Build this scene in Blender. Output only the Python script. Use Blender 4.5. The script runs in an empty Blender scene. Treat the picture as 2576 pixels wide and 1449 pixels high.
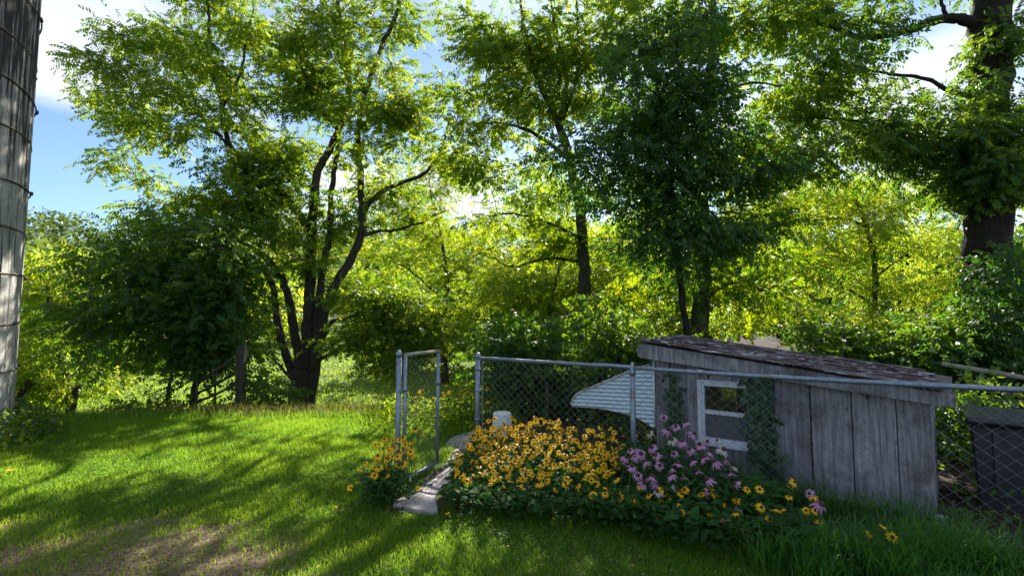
import bpy, bmesh, math
import numpy as np
from mathutils import Vector, Matrix

rng = np.random.default_rng(7)
SC = bpy.context.scene
COL = SC.collection
R = math.radians

# ------------------------------------------------------------------ camera
EYE = 1.6
PITCH = R(4.06)
cd = bpy.data.cameras.new('camera'); cam = bpy.data.objects.new('camera', cd); COL.objects.link(cam)
cam.location = (0, 0, EYE); cam.rotation_euler = (R(90) + PITCH, 0, 0)
cd.sensor_width = 36; cd.lens = 18.0; cd.clip_start = 0.05; cd.clip_end = 2000
SC.camera = cam

# ------------------------------------------------------------------ sun and sky
SUN_AZ, SUN_EL = R(13.8), R(32.5)          # azimuth clockwise from +Y
sd = bpy.data.lights.new('sun', 'SUN'); sun = bpy.data.objects.new('sun', sd); COL.objects.link(sun)
sd.energy = 4.3; sd.angle = R(0.5); sd.color = (1.0, 0.95, 0.86)
sdir = Vector((math.sin(SUN_AZ)*math.cos(SUN_EL), math.cos(SUN_AZ)*math.cos(SUN_EL), math.sin(SUN_EL)))
sun.rotation_euler = sdir.to_track_quat('Z', 'Y').to_euler(); sun.location = (6, 20, 30)

W = bpy.data.worlds.new('World'); SC.world = W; W.use_nodes = True
wt = W.node_tree; wt.nodes.clear()
def wn(t, **k):
    n = wt.nodes.new(t)
    for a, b in k.items(): setattr(n, a, b)
    return n
def wmath(op, a, b=None, clamp=False):
    n = wn('ShaderNodeMath', operation=op, use_clamp=clamp)
    for i, v in enumerate((a, b)):
        if v is None: continue
        if isinstance(v, (int, float)): n.inputs[i].default_value = v
        else: wt.links.new(v, n.inputs[i])
    return n.outputs[0]
sky = wn('ShaderNodeTexSky', sky_type='NISHITA', sun_disc=False, sun_elevation=SUN_EL, sun_rotation=SUN_AZ,
         altitude=200, air_density=1.0, dust_density=0.25, ozone_density=4.0)
tc = wn('ShaderNodeTexCoord'); sp = wn('ShaderNodeSeparateXYZ'); wt.links.new(tc.outputs['Generated'], sp.inputs[0])
zz = wmath('ADD', wmath('MAXIMUM', sp.outputs[2], 0.0), 0.16)
cb = wn('ShaderNodeCombineXYZ')
wt.links.new(wmath('DIVIDE', sp.outputs[0], zz), cb.inputs[0]); wt.links.new(wmath('DIVIDE', sp.outputs[1], zz), cb.inputs[1])
mp = wn('ShaderNodeMapping'); mp.inputs['Location'].default_value = (0.3, 4.4, 0.0); mp.inputs['Scale'].default_value = (1.0, 0.8, 1)
wt.links.new(cb.outputs[0], mp.inputs[0])
nz = wn('ShaderNodeTexNoise'); nz.inputs['Scale'].default_value = 0.75; nz.inputs['Detail'].default_value = 7; nz.inputs['Roughness'].default_value = 0.52
wt.links.new(mp.outputs[0], nz.inputs['Vector'])
mr = wn('ShaderNodeMapRange', interpolation_type='SMOOTHSTEP'); mr.inputs[1].default_value = 0.44; mr.inputs[2].default_value = 0.62
wt.links.new(nz.outputs[0], mr.inputs[0])
mr2 = wn('ShaderNodeMapRange'); mr2.inputs[1].default_value = 0.54; mr2.inputs[2].default_value = 0.68
wt.links.new(nz.outputs[0], mr2.inputs[0])
cc = wn('ShaderNodeMix', data_type='RGBA'); cc.inputs[6].default_value = (6.6, 6.7, 7.0, 1); cc.inputs[7].default_value = (3.9, 4.2, 5.3, 1)
wt.links.new(mr2.outputs[0], cc.inputs[0])
mx = wn('ShaderNodeMix', data_type='RGBA'); wt.links.new(mr.outputs[0], mx.inputs[0])
wt.links.new(sky.outputs[0], mx.inputs[6]); wt.links.new(cc.outputs[2], mx.inputs[7])
bg = wn('ShaderNodeBackground'); bg.inputs['Strength'].default_value = 0.066
wt.links.new(mx.outputs[2], bg.inputs[0]); wo = wn('ShaderNodeOutputWorld'); wt.links.new(bg.outputs[0], wo.inputs[0])

SC.view_settings.view_transform = 'Standard'; SC.view_settings.look = 'None'
SC.view_settings.exposure = 1.58; SC.view_settings.gamma = 1.0; SC.view_settings.use_curve_mapping = False
cy = SC.cycles
cy.max_bounces = 6; cy.diffuse_bounces = 3; cy.glossy_bounces = 2; cy.transmission_bounces = 3; cy.transparent_max_bounces = 12
cy.use_denoising = True; cy.caustics_reflective = False; cy.caustics_refractive = False
cy.sample_clamp_indirect = 8

# ------------------------------------------------------------------ geometry helpers
FX = 1288.0
def ray(u, v):
    cx = (u - 1288) / FX; c = (724.5 - v) / FX
    return np.array([cx, math.cos(PITCH) - c*math.sin(PITCH), math.sin(PITCH) + c*math.cos(PITCH)])
def P(u, v, Y):                      # a point Y metres ahead of the viewpoint
    d = ray(u, v); return np.array([0, 0, EYE]) + d * (Y / d[1])
K = 2576 / 3000.0
def G(px, py, z=0.0):                # a spot on level ground
    d = ray(px*K, py*K); t = (z - EYE) / d[2]; return np.array([d[0]*t, d[1]*t, z])

def sstep(a, b, x):
    t = np.clip((np.asarray(x, float) - a) / (b - a), 0, 1); return t*t*(3 - 2*t)
def gz(x, y):                        # height of the ground
    x = np.asarray(x, float); y = np.asarray(y, float)
    e = 8.4 + 3.0*sstep(-1.5, 2.5, x) - 0.35*sstep(-5, -9, x)
    z = -1.05*sstep(e, e + 6.5, y)
    z = z + 3.0*sstep(17, 62, y) + 30*sstep(60, 190, y)*(0.8 + 0.2*np.sin(x*0.03 + 0.5))
    z = z + 0.9*sstep(14, 30, y)*sstep(-6, 6, x)
    z = z + 0.022*np.sin(x*1.7 + 0.6*y) * np.sin(y*1.3 - 0.4*x) * sstep(2.0, 3.5, np.abs(x) + y*0.6)
    return z

def setp(o, label=None, cat=None, group=None, kind=None):
    if label: o['label'] = label
    if cat: o['category'] = cat
    if group: o['group'] = group
    if kind: o['kind'] = kind
    return o
def empty(name, loc, label=None, cat=None, group=None, kind=None):
    o = bpy.data.objects.new(name, None); COL.objects.link(o); o.location = [float(c) for c in loc]; o.empty_display_size = 0.1
    return setp(o, label, cat, group, kind)
def np_mesh(name, V, F, tint=None, smooth=False):
    V = np.ascontiguousarray(V, np.float32); F = np.ascontiguousarray(F, np.int32)
    me = bpy.data.meshes.new(name); k = F.shape[1]
    me.vertices.add(len(V)); me.vertices.foreach_set('co', V.ravel())
    me.loops.add(F.size); me.loops.foreach_set('vertex_index', F.ravel())
    me.polygons.add(len(F)); me.polygons.foreach_set('loop_start', np.arange(0, F.size, k, dtype=np.int32))
    me.polygons.foreach_set('loop_total', np.full(len(F), k, np.int32))
    if smooth: me.polygons.foreach_set('use_smooth', np.ones(len(F), bool))
    if tint is not None:
        a = me.attributes.new('tint', 'FLOAT', 'POINT'); a.data.foreach_set('value', np.ascontiguousarray(tint, np.float32))
    me.update(calc_edges=True)
    return me
def put(name, me, mat, parent=None, loc=(0, 0, 0), rot=None, scale=None):
    o = bpy.data.objects.new(name, me); COL.objects.link(o)
    if mat is not None and len(me.materials) == 0: me.materials.append(mat)
    o.parent = parent; o.location = [float(c) for c in loc]
    if rot is not None: o.rotation_euler = rot
    if scale is not None: o.scale = scale
    return o
def world_put(name, V, F, mat, parent=None, tint=None, smooth=False, kind=None):
    V = np.asarray(V, float)
    if parent is not None:
        base = np.zeros(3); p = parent
        while p is not None: base += np.array(p.location); p = p.parent
        V = V - base
    o = put(name, np_mesh(name, V, F, tint, smooth), mat, parent)
    if kind: o['kind'] = kind
    return o
class PB:                             # polygon collector of mixed faces
    def __init__(s): s.v = []; s.f = []
    def add(s, V, F):
        b = len(s.v); s.v += [tuple(map(float, p)) for p in V]; s.f += [tuple(int(i) + b for i in f) for f in F]; return s
    def box(s, o, ax, ay, az):        # origin + three edge vectors
        o, ax, ay, az = (np.asarray(q, float) for q in (o, ax, ay, az))
        V = [o, o+ax, o+ax+ay, o+ay, o+az, o+ax+az, o+ax+ay+az, o+ay+az]
        return s.add(V, [(0,3,2,1),(4,5,6,7),(0,1,5,4),(1,2,6,5),(2,3,7,6),(3,0,4,7)])
    def tube(s, pts, rad, k=8, cap=True):
        V, F = tube(pts, rad, k, cap); return s.add(V, F)
    def build(s, name, mat, parent=None, smooth=False, bevel=0, kind=None):
        base = np.zeros(3); p = parent
        while p is not None: base += np.array(p.location); p = p.parent
        me = bpy.data.meshes.new(name)
        me.from_pydata([tuple(np.array(q) - base) for q in s.v], [], s.f)
        if bevel:
            bm = bmesh.new(); bm.from_mesh(me)
            bmesh.ops.bevel(bm, geom=bm.edges[:], offset=bevel, segments=1, affect='EDGES', clamp_overlap=True)
            bm.to_mesh(me); bm.free()
        if smooth: me.polygons.foreach_set('use_smooth', np.ones(len(me.polygons), bool))
        o = put(name, me, mat, parent)
        if kind: o['kind'] = kind
        return o
def frames(pts):
    pts = np.asarray(pts, float); t = np.gradient(pts, axis=0); t /= np.linalg.norm(t, axis=1)[:, None] + 1e-9
    ref = np.array([0.31, 0.87, 0.38]) if abs(t[0] @ np.array([0.31, 0.87, 0.38])) < 0.9 else np.array([1.0, 0, 0])
    a = np.cross(t, ref); a /= np.linalg.norm(a, axis=1)[:, None] + 1e-9
    return a, np.cross(t, a)
def tube(pts, rad, k=8, cap=True):
    pts = np.asarray(pts, float); n = len(pts); rad = np.broadcast_to(np.asarray(rad, float), (n,))
    a, b = frames(pts); th = np.linspace(0, 2*math.pi, k, endpoint=False)
    V = (pts[:, None] + rad[:, None, None]*(a[:, None]*np.cos(th)[None, :, None] + b[:, None]*np.sin(th)[None, :, None])).reshape(-1, 3)
    F = []
    for i in range(n - 1):
        for j in range(k):
            j2 = (j + 1) % k; F.append((i*k + j, i*k + j2, (i+1)*k + j2, (i+1)*k + j))
    if cap: F.append(tuple(range(k - 1, -1, -1))); F.append(tuple((n-1)*k + j for j in range(k)))
    return V, F
def spline(pts, per=5):
    p = np.asarray(pts, float); q = np.vstack([2*p[0] - p[1], p, 2*p[-1] - p[-2]]); out = []
    for i in range(1, len(q) - 2):
        for t in np.linspace(0, 1, per, endpoint=False):
            a, b, c, d = q[i-1], q[i], q[i+1], q[i+2]
            out.append(0.5*((2*b) + (c-a)*t + (2*a-5*b+4*c-d)*t*t + (-a+3*b-3*c+d)*t**3))
    out.append(p[-1]); return np.array(out)
def norm(v): return v / (np.linalg.norm(v, axis=-1, keepdims=True) + 1e-9)

# ------------------------------------------------------------------ materials
class MT:
    def __init__(s, name):
        s.m = bpy.data.materials.new(name); s.m.use_nodes = True; s.t = s.m.node_tree; s.t.nodes.clear()
    def n(s, t, **k):
        q = s.t.nodes.new(t)
        for a, b in k.items(): setattr(q, a, b)
        return q
    def l(s, a, b): s.t.links.new(a, b)
    def val(s, sock, v):
        if isinstance(v, bpy.types.NodeSocket): s.l(v, sock)
        elif isinstance(v, (tuple, list)) and len(v) == 3 and sock.type == 'RGBA': sock.default_value = (*v, 1)
        else: sock.default_value = v
    def coord(s, scale=(1, 1, 1), loc=(0, 0, 0), src='Object'):
        c = s.n('ShaderNodeTexCoord'); m = s.n('ShaderNodeMapping'); m.inputs['Scale'].default_value = scale; m.inputs['Location'].default_value = loc
        s.l(c.outputs[src], m.inputs[0]); return m.outputs[0]
    def noise(s, vec, scale, detail=4, rough=0.55):
        q = s.n('ShaderNodeTexNoise'); q.inputs['Scale'].default_value = scale; q.inputs['Detail'].default_value = detail; q.inputs['Roughness'].default_value = rough
        if vec is not None: s.l(vec, q.inputs['Vector'])
        return q.outputs[0]
    def rng(s, x, a, b, c=0.0, d=1.0):
        q = s.n('ShaderNodeMapRange'); s.val(q.inputs[0], x)
        for i, v in enumerate((a, b, c, d)): q.inputs[i+1].default_value = v
        return q.outputs[0]
    def mix(s, f, a, b):
        q = s.n('ShaderNodeMix', data_type='RGBA'); s.val(q.inputs[0], f); s.val(q.inputs[6], a); s.val(q.inputs[7], b); return q.outputs[2]
    def math(s, op, a, b=0.0):
        q = s.n('ShaderNodeMath', operation=op); s.val(q.inputs[0], a); s.val(q.inputs[1], b); return q.outputs[0]
    def attr(s, name='tint'):
        return s.n('ShaderNodeAttribute', attribute_name=name).outputs['Fac']
    def rand(s): return s.n('ShaderNodeObjectInfo').outputs['Random']
    def bump(s, h, strength=0.4, dist=0.01):
        q = s.n('ShaderNodeBump'); q.inputs['Strength'].default_value = strength; q.inputs['Distance'].default_value = dist; s.l(h, q.inputs['Height']); return q.outputs[0]
    def pbr(s, col, rough=0.8, metal=0.0, nrm=None, spec=0.5):
        q = s.n('ShaderNodeBsdfPrincipled'); s.val(q.inputs['Base Color'], col); s.val(q.inputs['Roughness'], rough); s.val(q.inputs['Metallic'], metal)
        q.inputs['Specular IOR Level'].default_value = spec
        if nrm is not None: s.l(nrm, q.inputs['Normal'])
        return q.outputs[0]
    def out(s, sh):
        o = s.n('ShaderNodeOutputMaterial'); s.l(sh, o.inputs[0]); return s.m
    def mixsh(s, f, a, b):
        q = s.n('ShaderNodeMixShader'); s.val(q.inputs[0], f); s.l(a, q.inputs[1]); s.l(b, q.inputs[2]); return q.outputs[0]

def leaf_mat(name, r0, r1, t0, t1, tr=0.45, rough=0.5, spec=0.35):
    m = MT(name); a = m.attr()
    b = m.pbr(m.mix(a, r0, r1), rough, spec=spec)
    t = m.n('ShaderNodeBsdfTranslucent'); m.val(t.inputs[0], m.mix(a, t0, t1))
    return m.out(m.mixsh(tr, b, t.outputs[0]))
def plain(name, col, rough=0.6, metal=0.0, var=0.25, scale=8, spec=0.5):
    m = MT(name); n = m.noise(m.coord(), scale)
    c = m.mix(m.rng(n, 0.3, 0.7), tuple(x*(1 - var) for x in col), tuple(min(1, x*(1 + var)) for x in col))
    return m.out(m.pbr(c, rough, metal, m.bump(n, 0.15, 0.005), spec))

M = {}
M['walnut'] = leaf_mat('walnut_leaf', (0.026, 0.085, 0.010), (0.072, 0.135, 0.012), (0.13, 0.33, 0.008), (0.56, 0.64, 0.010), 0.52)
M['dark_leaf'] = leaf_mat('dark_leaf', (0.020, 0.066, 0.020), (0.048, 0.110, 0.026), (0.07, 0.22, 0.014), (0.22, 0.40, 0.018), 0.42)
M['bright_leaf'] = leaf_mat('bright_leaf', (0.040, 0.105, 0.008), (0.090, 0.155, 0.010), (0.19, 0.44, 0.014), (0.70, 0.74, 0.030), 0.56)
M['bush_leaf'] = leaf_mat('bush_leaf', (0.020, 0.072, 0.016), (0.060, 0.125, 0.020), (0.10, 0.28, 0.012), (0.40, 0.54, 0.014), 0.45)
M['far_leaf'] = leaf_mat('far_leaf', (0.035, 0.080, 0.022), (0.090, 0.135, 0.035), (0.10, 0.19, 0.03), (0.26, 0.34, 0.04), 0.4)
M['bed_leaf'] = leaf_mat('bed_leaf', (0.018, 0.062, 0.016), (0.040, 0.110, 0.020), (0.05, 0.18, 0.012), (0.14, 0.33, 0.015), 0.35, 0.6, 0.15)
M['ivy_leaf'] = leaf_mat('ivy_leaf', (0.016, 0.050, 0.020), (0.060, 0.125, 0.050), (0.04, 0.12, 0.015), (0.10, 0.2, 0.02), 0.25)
M['grass'] = leaf_mat('grass_blade', (0.028, 0.115, 0.012), (0.072, 0.175, 0.014), (0.16, 0.43, 0.020), (0.60, 0.74, 0.045), 0.55, 0.5, 0.2)
M['tall_grass'] = leaf_mat('tall_grass_blade', (0.025, 0.100, 0.018), (0.065, 0.180, 0.025), (0.07, 0.30, 0.015), (0.22, 0.52, 0.02), 0.4, 0.4)
M['weed'] = leaf_mat('weed_blade', (0.06, 0.10, 0.015), (0.20, 0.16, 0.05), (0.22, 0.30, 0.02), (0.45, 0.36, 0.08), 0.45)
M['dead_leaf'] = leaf_mat('dead_leaf', (0.06, 0.03, 0.015), (0.20, 0.12, 0.06), (0.08, 0.04, 0.01), (0.2, 0.12, 0.04), 0.2)
M['yellow_petal'] = leaf_mat('yellow_petal', (0.82, 0.42, 0.006), (0.94, 0.60, 0.016), (0.85, 0.48, 0.005), (0.95, 0.62, 0.01), 0.3, 0.55, 0.2)
M['pink_petal'] = leaf_mat('pink_petal', (0.50, 0.16, 0.40), (0.72, 0.46, 0.60), (0.5, 0.15, 0.4), (0.7, 0.4, 0.55), 0.3, 0.6, 0.2)
M['pale_petal'] = leaf_mat('pale_petal', (0.50, 0.42, 0.40), (0.58, 0.60, 0.48), (0.5, 0.45, 0.4), (0.6, 0.62, 0.45), 0.3, 0.6, 0.2)
M['cone_dark'] = plain('dark_cone', (0.022, 0.010, 0.006), 0.8, scale=200)
M['cone_brown'] = plain('brown_cone', (0.06, 0.028, 0.012), 0.8, scale=200)
M['stem'] = plain('stem', (0.05, 0.12, 0.03), 0.7)

def bark(name, k):
    m = MT(name); v = m.coord((6, 6, 1.1)); n = m.noise(v, 5, 7, 0.65); n2 = m.noise(m.coord(), 2.5, 3)
    c = m.mix(m.rng(n, 0.35, 0.68), (0.026*k, 0.020*k, 0.016*k), (0.105*k, 0.085*k, 0.070*k))
    c = m.mix(m.rng(n2, 0.55, 0.75, 0, 0.5*k), c, (0.10*k, 0.12*k, 0.075*k))
    return m.out(m.pbr(c, 0.9, nrm=m.bump(n, 0.9, 0.04), spec=0.2))
M['bark'] = bark('bark', 1.0); M['dark_bark'] = bark('dark_bark', .4)
def wood(name, c0, c1, stain, grain=(14, 14, 0.8)):
    m = MT(name); r = m.rand()
    cmb = m.n('ShaderNodeCombineXYZ'); m.l(m.math('MULTIPLY', r, 37.0), cmb.inputs[2]); m.l(m.math('MULTIPLY', r, 11.0), cmb.inputs[0])
    va = m.n('ShaderNodeVectorMath', operation='ADD'); m.l(m.coord(), va.inputs[0]); m.l(cmb.outputs[0], va.inputs[1])
    mpn = m.n('ShaderNodeMapping'); mpn.inputs['Scale'].default_value = grain; m.l(va.outputs[0], mpn.inputs[0])
    g = m.noise(mpn.outputs[0], 3.0, 8, 0.68); b = m.noise(va.outputs[0], 3.2, 5, 0.6); k = m.noise(va.outputs[0], 9, 2, 0.5)
    c = m.mix(m.rng(g, 0.30, 0.70), c0, c1)
    c = m.mix(m.rng(b, 0.48, 0.68, 0, 0.85), c, stain)
    c = m.mix(m.rng(k, 0.70, 0.76, 0, 0.8), c, tuple(x*0.3 for x in c0))
    c = m.mix(m.rng(r, 0, 1, 0, 0.35), c, tuple(x*0.6 for x in c0))
    return m.out(m.pbr(c, 0.88, nrm=m.bump(g, 0.7, 0.01), spec=0.25))
M['board'] = wood('weathered_board', (0.105, 0.10, 0.11), (0.46, 0.45, 0.47), (0.085, 0.060, 0.052))
M['post_wood'] = wood('post_wood', (0.030, 0.027, 0.020), (0.10, 0.09, 0.065), (0.045, 0.065, 0.022), (10, 10, 0.7))
M['pole_wood'] = wood('pole_wood', (0.22, 0.19, 0.15), (0.42, 0.38, 0.32), (0.16, 0.13, 0.1), (6, 6, 6))
def roofing():
    m = MT('worn_roofing'); r = m.rand()
    cmb = m.n('ShaderNodeCombineXYZ'); m.l(m.math('MULTIPLY', r, 23.0), cmb.inputs[0]); m.l(m.math('MULTIPLY', r, 7.0), cmb.inputs[1])
    rot = m.n('ShaderNodeMapping'); rot.inputs['Rotation'].default_value = (0, 0, math.atan2(0.651, 0.759)); m.l(m.coord(), rot.inputs[0])
    va = m.n('ShaderNodeVectorMath', operation='ADD'); m.l(rot.outputs[0], va.inputs[0]); m.l(cmb.outputs[0], va.inputs[1])
    mpn = m.n('ShaderNodeMapping'); mpn.inputs['Scale'].default_value = (1.0, 16, 16); m.l(va.outputs[0], mpn.inputs[0])
    g = m.noise(mpn.outputs[0], 3.2, 6, 0.6); n2 = m.noise(va.outputs[0], 6, 4)
    c = m.mix(m.rng(n2, 0.35, 0.7), (0.035, 0.022, 0.022), (0.10, 0.06, 0.055))
    c = m.mix(m.rng(g, 0.53, 0.62), c, (0.55, 0.52, 0.52))
    return m.out(m.pbr(c, 0.85, nrm=m.bump(g, 0.8, 0.01)))
M['roofing'] = roofing()
def silo_mat():
    m = MT('stained_stave'); r = m.rand()
    cmb = m.n('ShaderNodeCombineXYZ'); m.l(m.math('MULTIPLY', r, 19.0), cmb.inputs[0])
    va = m.n('ShaderNodeVectorMath', operation='ADD'); m.l(m.coord(), va.inputs[0]); m.l(cmb.outputs[0], va.inputs[1])
    mp1 = m.n('ShaderNodeMapping'); mp1.inputs['Scale'].default_value = (7, 7, 0.45); m.l(va.outputs[0], mp1.inputs[0])
    s = m.noise(mp1.outputs[0], 2.2, 6, 0.62); f = m.noise(va.outputs[0], 14, 6, 0.65); b = m.noise(m.coord(), 0.9, 3)
    gz_ = m.n('ShaderNodeSeparateXYZ'); m.l(m.coord(), gz_.inputs[0])
    hi = m.rng(gz_.outputs[2], 1.0, 6.0, -0.07, 0.13)
    c = m.mix(m.rng(f, 0.3, 0.7), (0.30, 0.28, 0.25), (0.55, 0.52, 0.47))
    c = m.mix(m.rng(b, 0.45, 0.65, 0, 0.6), c, (0.26, 0.28, 0.25))
    c = m.mix(m.rng(m.math('ADD', s, hi), 0.50, 0.62, 0, 0.95), c, (0.035, 0.030, 0.028))
    return m.out(m.pbr(c, 0.9, nrm=m.bump(f, 0.5, 0.01), spec=0.2))
M['stave'] = silo_mat()
M['hoop'] = plain('rusty_hoop', (0.12, 0.09, 0.07), 0.7, 0.4, 0.5, 20)
def galv():
    m = MT('galvanised_pipe'); n = m.noise(m.coord(), 30, 5, 0.7); n2 = m.noise(m.coord((1, 1, 3)), 5, 3)
    c = m.mix(m.rng(n, 0.3, 0.7), (0.17, 0.21, 0.28), (0.30, 0.35, 0.43)); c = m.mix(m.rng(n2, 0.54, 0.68, 0, 0.75), c, (0.20, 0.135, 0.09))
    return m.out(m.pbr(c, 0.45, 0.55, spec=0.5))
M['galv'] = galv()
M['wire'] = plain('chain_wire', (0.20, 0.22, 0.25), 0.5, 0.5, 0.3, 40)
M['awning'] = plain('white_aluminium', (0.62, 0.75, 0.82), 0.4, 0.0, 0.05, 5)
M['trim'] = plain('grey_trim', (0.45, 0.44, 0.42), 0.6, 0.0, 0.3, 12)
def painted():
    m = MT('peeling_white_paint'); n = m.noise(m.coord(), 16, 7, 0.7)
    c = m.mix(m.rng(n, 0.58, 0.66), (0.52, 0.55, 0.60), (0.26, 0.24, 0.23)); return m.out(m.pbr(c, 0.6, nrm=m.bump(n, 0.3, 0.004)))
M['paint'] = painted()
def glass():
    m = MT('window_glass'); t = m.n('ShaderNodeBsdfTransparent'); t.inputs[0].default_value = (0.93, 0.95, 0.94, 1)
    g = m.n('ShaderNodeBsdfGlossy'); g.inputs['Roughness'].default_value = 0.03; return m.out(m.mixsh(0.08, t.outputs[0], g.outputs[0]))
M['glass'] = glass()
def screen():
    m = MT('dusty_screen'); t = m.n('ShaderNodeBsdfTransparent'); d = m.n('ShaderNodeBsdfDiffuse'); d.inputs[0].default_value = (0.13, 0.13, 0.14, 1)
    return m.out(m.mixsh(0.72, t.outputs[0], d.outputs[0]))
M['screen'] = screen()
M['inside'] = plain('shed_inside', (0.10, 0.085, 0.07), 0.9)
M['bucket'] = plain('white_plastic', (0.80, 0.81, 0.82), 0.45, 0, 0.04, 3)
M['bin'] = plain('black_plastic', (0.022, 0.024, 0.027), 0.5, 0, 0.3, 6)
def stone():
    m = MT('flagstone'); n = m.noise(m.coord(), 5, 7, 0.6); f = m.noise(m.coord(), 45, 4, 0.6)
    c = m.mix(m.rng(n, 0.35, 0.65), (0.27, 0.24, 0.24), (0.44, 0.41, 0.38)); c = m.mix(m.rng(f, 0.55, 0.75, 0, 0.4), c, (0.16, 0.14, 0.13))
    return m.out(m.pbr(c, 0.85, nrm=m.bump(n, 0.6, 0.02), spec=0.3))
M['stone'] = stone()
def ground_mat():
    m = MT('soil_and_turf'); v = m.coord(); s = m.n('ShaderNodeSeparateXYZ'); m.l(v, s.inputs[0])
    n = m.noise(v, 0.9, 6, 0.6); f = m.noise(v, 9, 5, 0.7); big = m.noise(v, 0.12, 4, 0.6)
    turf = m.mix(m.rng(f, 0.3, 0.7), (0.030, 0.048, 0.012), (0.075, 0.105, 0.018))
    soil = m.mix(m.rng(f, 0.3, 0.7), (0.10, 0.066, 0.042), (0.28, 0.20, 0.13))
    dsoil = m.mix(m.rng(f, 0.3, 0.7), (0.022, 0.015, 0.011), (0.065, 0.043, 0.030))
    # worn ground by the near left corner of the lawn
    dx = m.math('DIVIDE', m.math('ADD', s.outputs[0], 3.2), 2.2); dy = m.math('DIVIDE', m.math('SUBTRACT', s.outputs[1], 3.35), 1.15)
    d2 = m.math('ADD', m.math('MULTIPLY', dx, dx), m.math('MULTIPLY', dy, dy))
    bare = m.rng(m.math('ADD', m.math('MULTIPLY', n, 2.2), m.math('SUBTRACT', 0.0, d2)), 0.05, 0.55)
    near = m.mix(bare, turf, soil)
    # bed and darker soil behind the fence
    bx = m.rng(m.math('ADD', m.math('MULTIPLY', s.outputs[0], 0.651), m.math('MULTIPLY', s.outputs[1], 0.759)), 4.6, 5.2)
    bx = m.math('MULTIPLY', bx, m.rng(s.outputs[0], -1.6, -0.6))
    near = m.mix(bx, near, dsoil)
    mead = m.mix(m.rng(f, 0.3, 0.75), (0.060, 0.105, 0.012), (0.14, 0.17, 0.024)); mead = m.mix(m.rng(big, 0.4, 0.65), mead, (0.075, 0.13, 0.016))
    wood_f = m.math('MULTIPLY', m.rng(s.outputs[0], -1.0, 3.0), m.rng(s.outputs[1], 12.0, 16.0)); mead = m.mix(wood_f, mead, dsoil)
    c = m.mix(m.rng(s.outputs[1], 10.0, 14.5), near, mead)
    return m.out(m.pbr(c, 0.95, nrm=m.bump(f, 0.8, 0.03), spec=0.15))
M['ground'] = ground_mat()

# ------------------------------------------------------------------ ground sheet
def axis(lo, hi, near0, near1, step):
    a = list(np.arange(near0, near1, step)); d = step
    x = near0
    left = []
    while x > lo: d *= 1.18; x -= d; left.append(x)
    d = step; x = a[-1]; right = []
    while x < hi: d *= 1.10; x += d; right.append(x)
    return np.array(left[::-1] + a + right)
xs = axis(-600, 600, -13, 9, 0.28); ys = axis(-60, 900, 0, 24, 0.28)
X, Y = np.meshgrid(xs, ys); Vg = np.stack([X, Y, gz(X, Y)], -1).reshape(-1, 3)
nx = len(xs); ii = (np.arange(len(ys) - 1)[:, None]*nx + np.arange(nx - 1)[None]).ravel()
g = world_put('ground', Vg, np.stack([ii, ii + 1, ii + nx + 1, ii + nx], 1), M['ground'], smooth=True); g['kind'] = 'structure'

# ------------------------------------------------------------------ shed frame of reference
WV = np.array([0.759, -0.651, 0.0]); NV = np.array([0.651, 0.759, 0.0]); L0 = np.array([1.62, 5.86, 0.0]); UP = np.array([0, 0, 1.0])
C0 = float(NV @ L0)
def S(s, d, z): return L0 + WV*s + NV*d + UP*z
def onplane(px, py, d=0.0):           # where a sight line meets the plane d behind the front wall: (s, z)
    r = ray(px*K, py*K); t = (C0 + d) / float(NV @ r); q = r*t + np.array([0, 0, EYE]); return float(WV @ (q - L0)), float(q[2])
FD = float(NV @ np.array([-0.46, 6.9, 0])) - C0     # fence line, in front of the wall
SA = float(WV @ (np.array([-0.46, 6.9, 0]) - L0))   # position of the fence's end post

# ------------------------------------------------------------------ trees
def template(pairs, rachis, ll, lw, ang=58, droop=0.25, terminal=True, seed=0):
    r = np.random.default_rng(seed); L = []
    items = [(t, sgn) for t in np.linspace(0.22, 0.95, pairs) for sgn in (-1, 1)] + ([(1.0, 0)] if terminal else [])
    for t, sgn in items:
        b = np.array([t*rachis, 0, -droop*rachis*t*t])
        a = R(ang)*sgn*(1.0 + r.uniform(-.2, .2))*(1 - 0.3*t)
        k = (1 - 0.35*abs(t - 0.55)) * r.uniform(.8, 1.15)
        d = np.array([math.cos(a), math.sin(a), -0.35 - 0.75*r.random()]); d /= np.linalg.norm(d)
        s = np.cross(d, [0, 0, 1]); s /= np.linalg.norm(s); s = s*math.cos(r.uniform(-.6, .6)) + np.cross(s, d)*math.sin(r.uniform(-.6, .6))
        l, w = ll*k, lw*k*0.5
        L.append([b, b + d*l*0.42 + s*w, b + d*l - np.array([0, 0, 0.10*l]), b + d*l*0.42 - s*w])
    return np.array(L)                                    # (n,4,3)
def place(tmps, org, dirs, nrm, scale, tint):
    """many leaves: org (N,3), dirs (N,3); the leaf's own axis is +X"""
    x = norm(dirs); z = norm(nrm - x*np.sum(nrm*x, 1, keepdims=True)); y = np.cross(z, x)
    B = np.stack([x, y, z], 1)*scale[:, None, None]
    Vs, Ts = [], []; which = rng.integers(0, len(tmps), len(org))
    for k, T in enumerate(tmps):
        i = np.where(which == k)[0]
        if len(i) == 0: continue
        V = np.einsum('lvc,nck->nlvk', T, B[i]) + org[i][:, None, None, :]
        tt = np.clip(tint[i][:, None] + rng.normal(0, .12, (len(i), T.shape[0])), 0, 1)
        Vs.append(V.reshape(-1, 3)); Ts.append(np.repeat(tt.ravel(), 4))
    V = np.concatenate(Vs); return V, np.arange(len(V), dtype=np.int32).reshape(-1, 4), np.concatenate(Ts)

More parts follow.
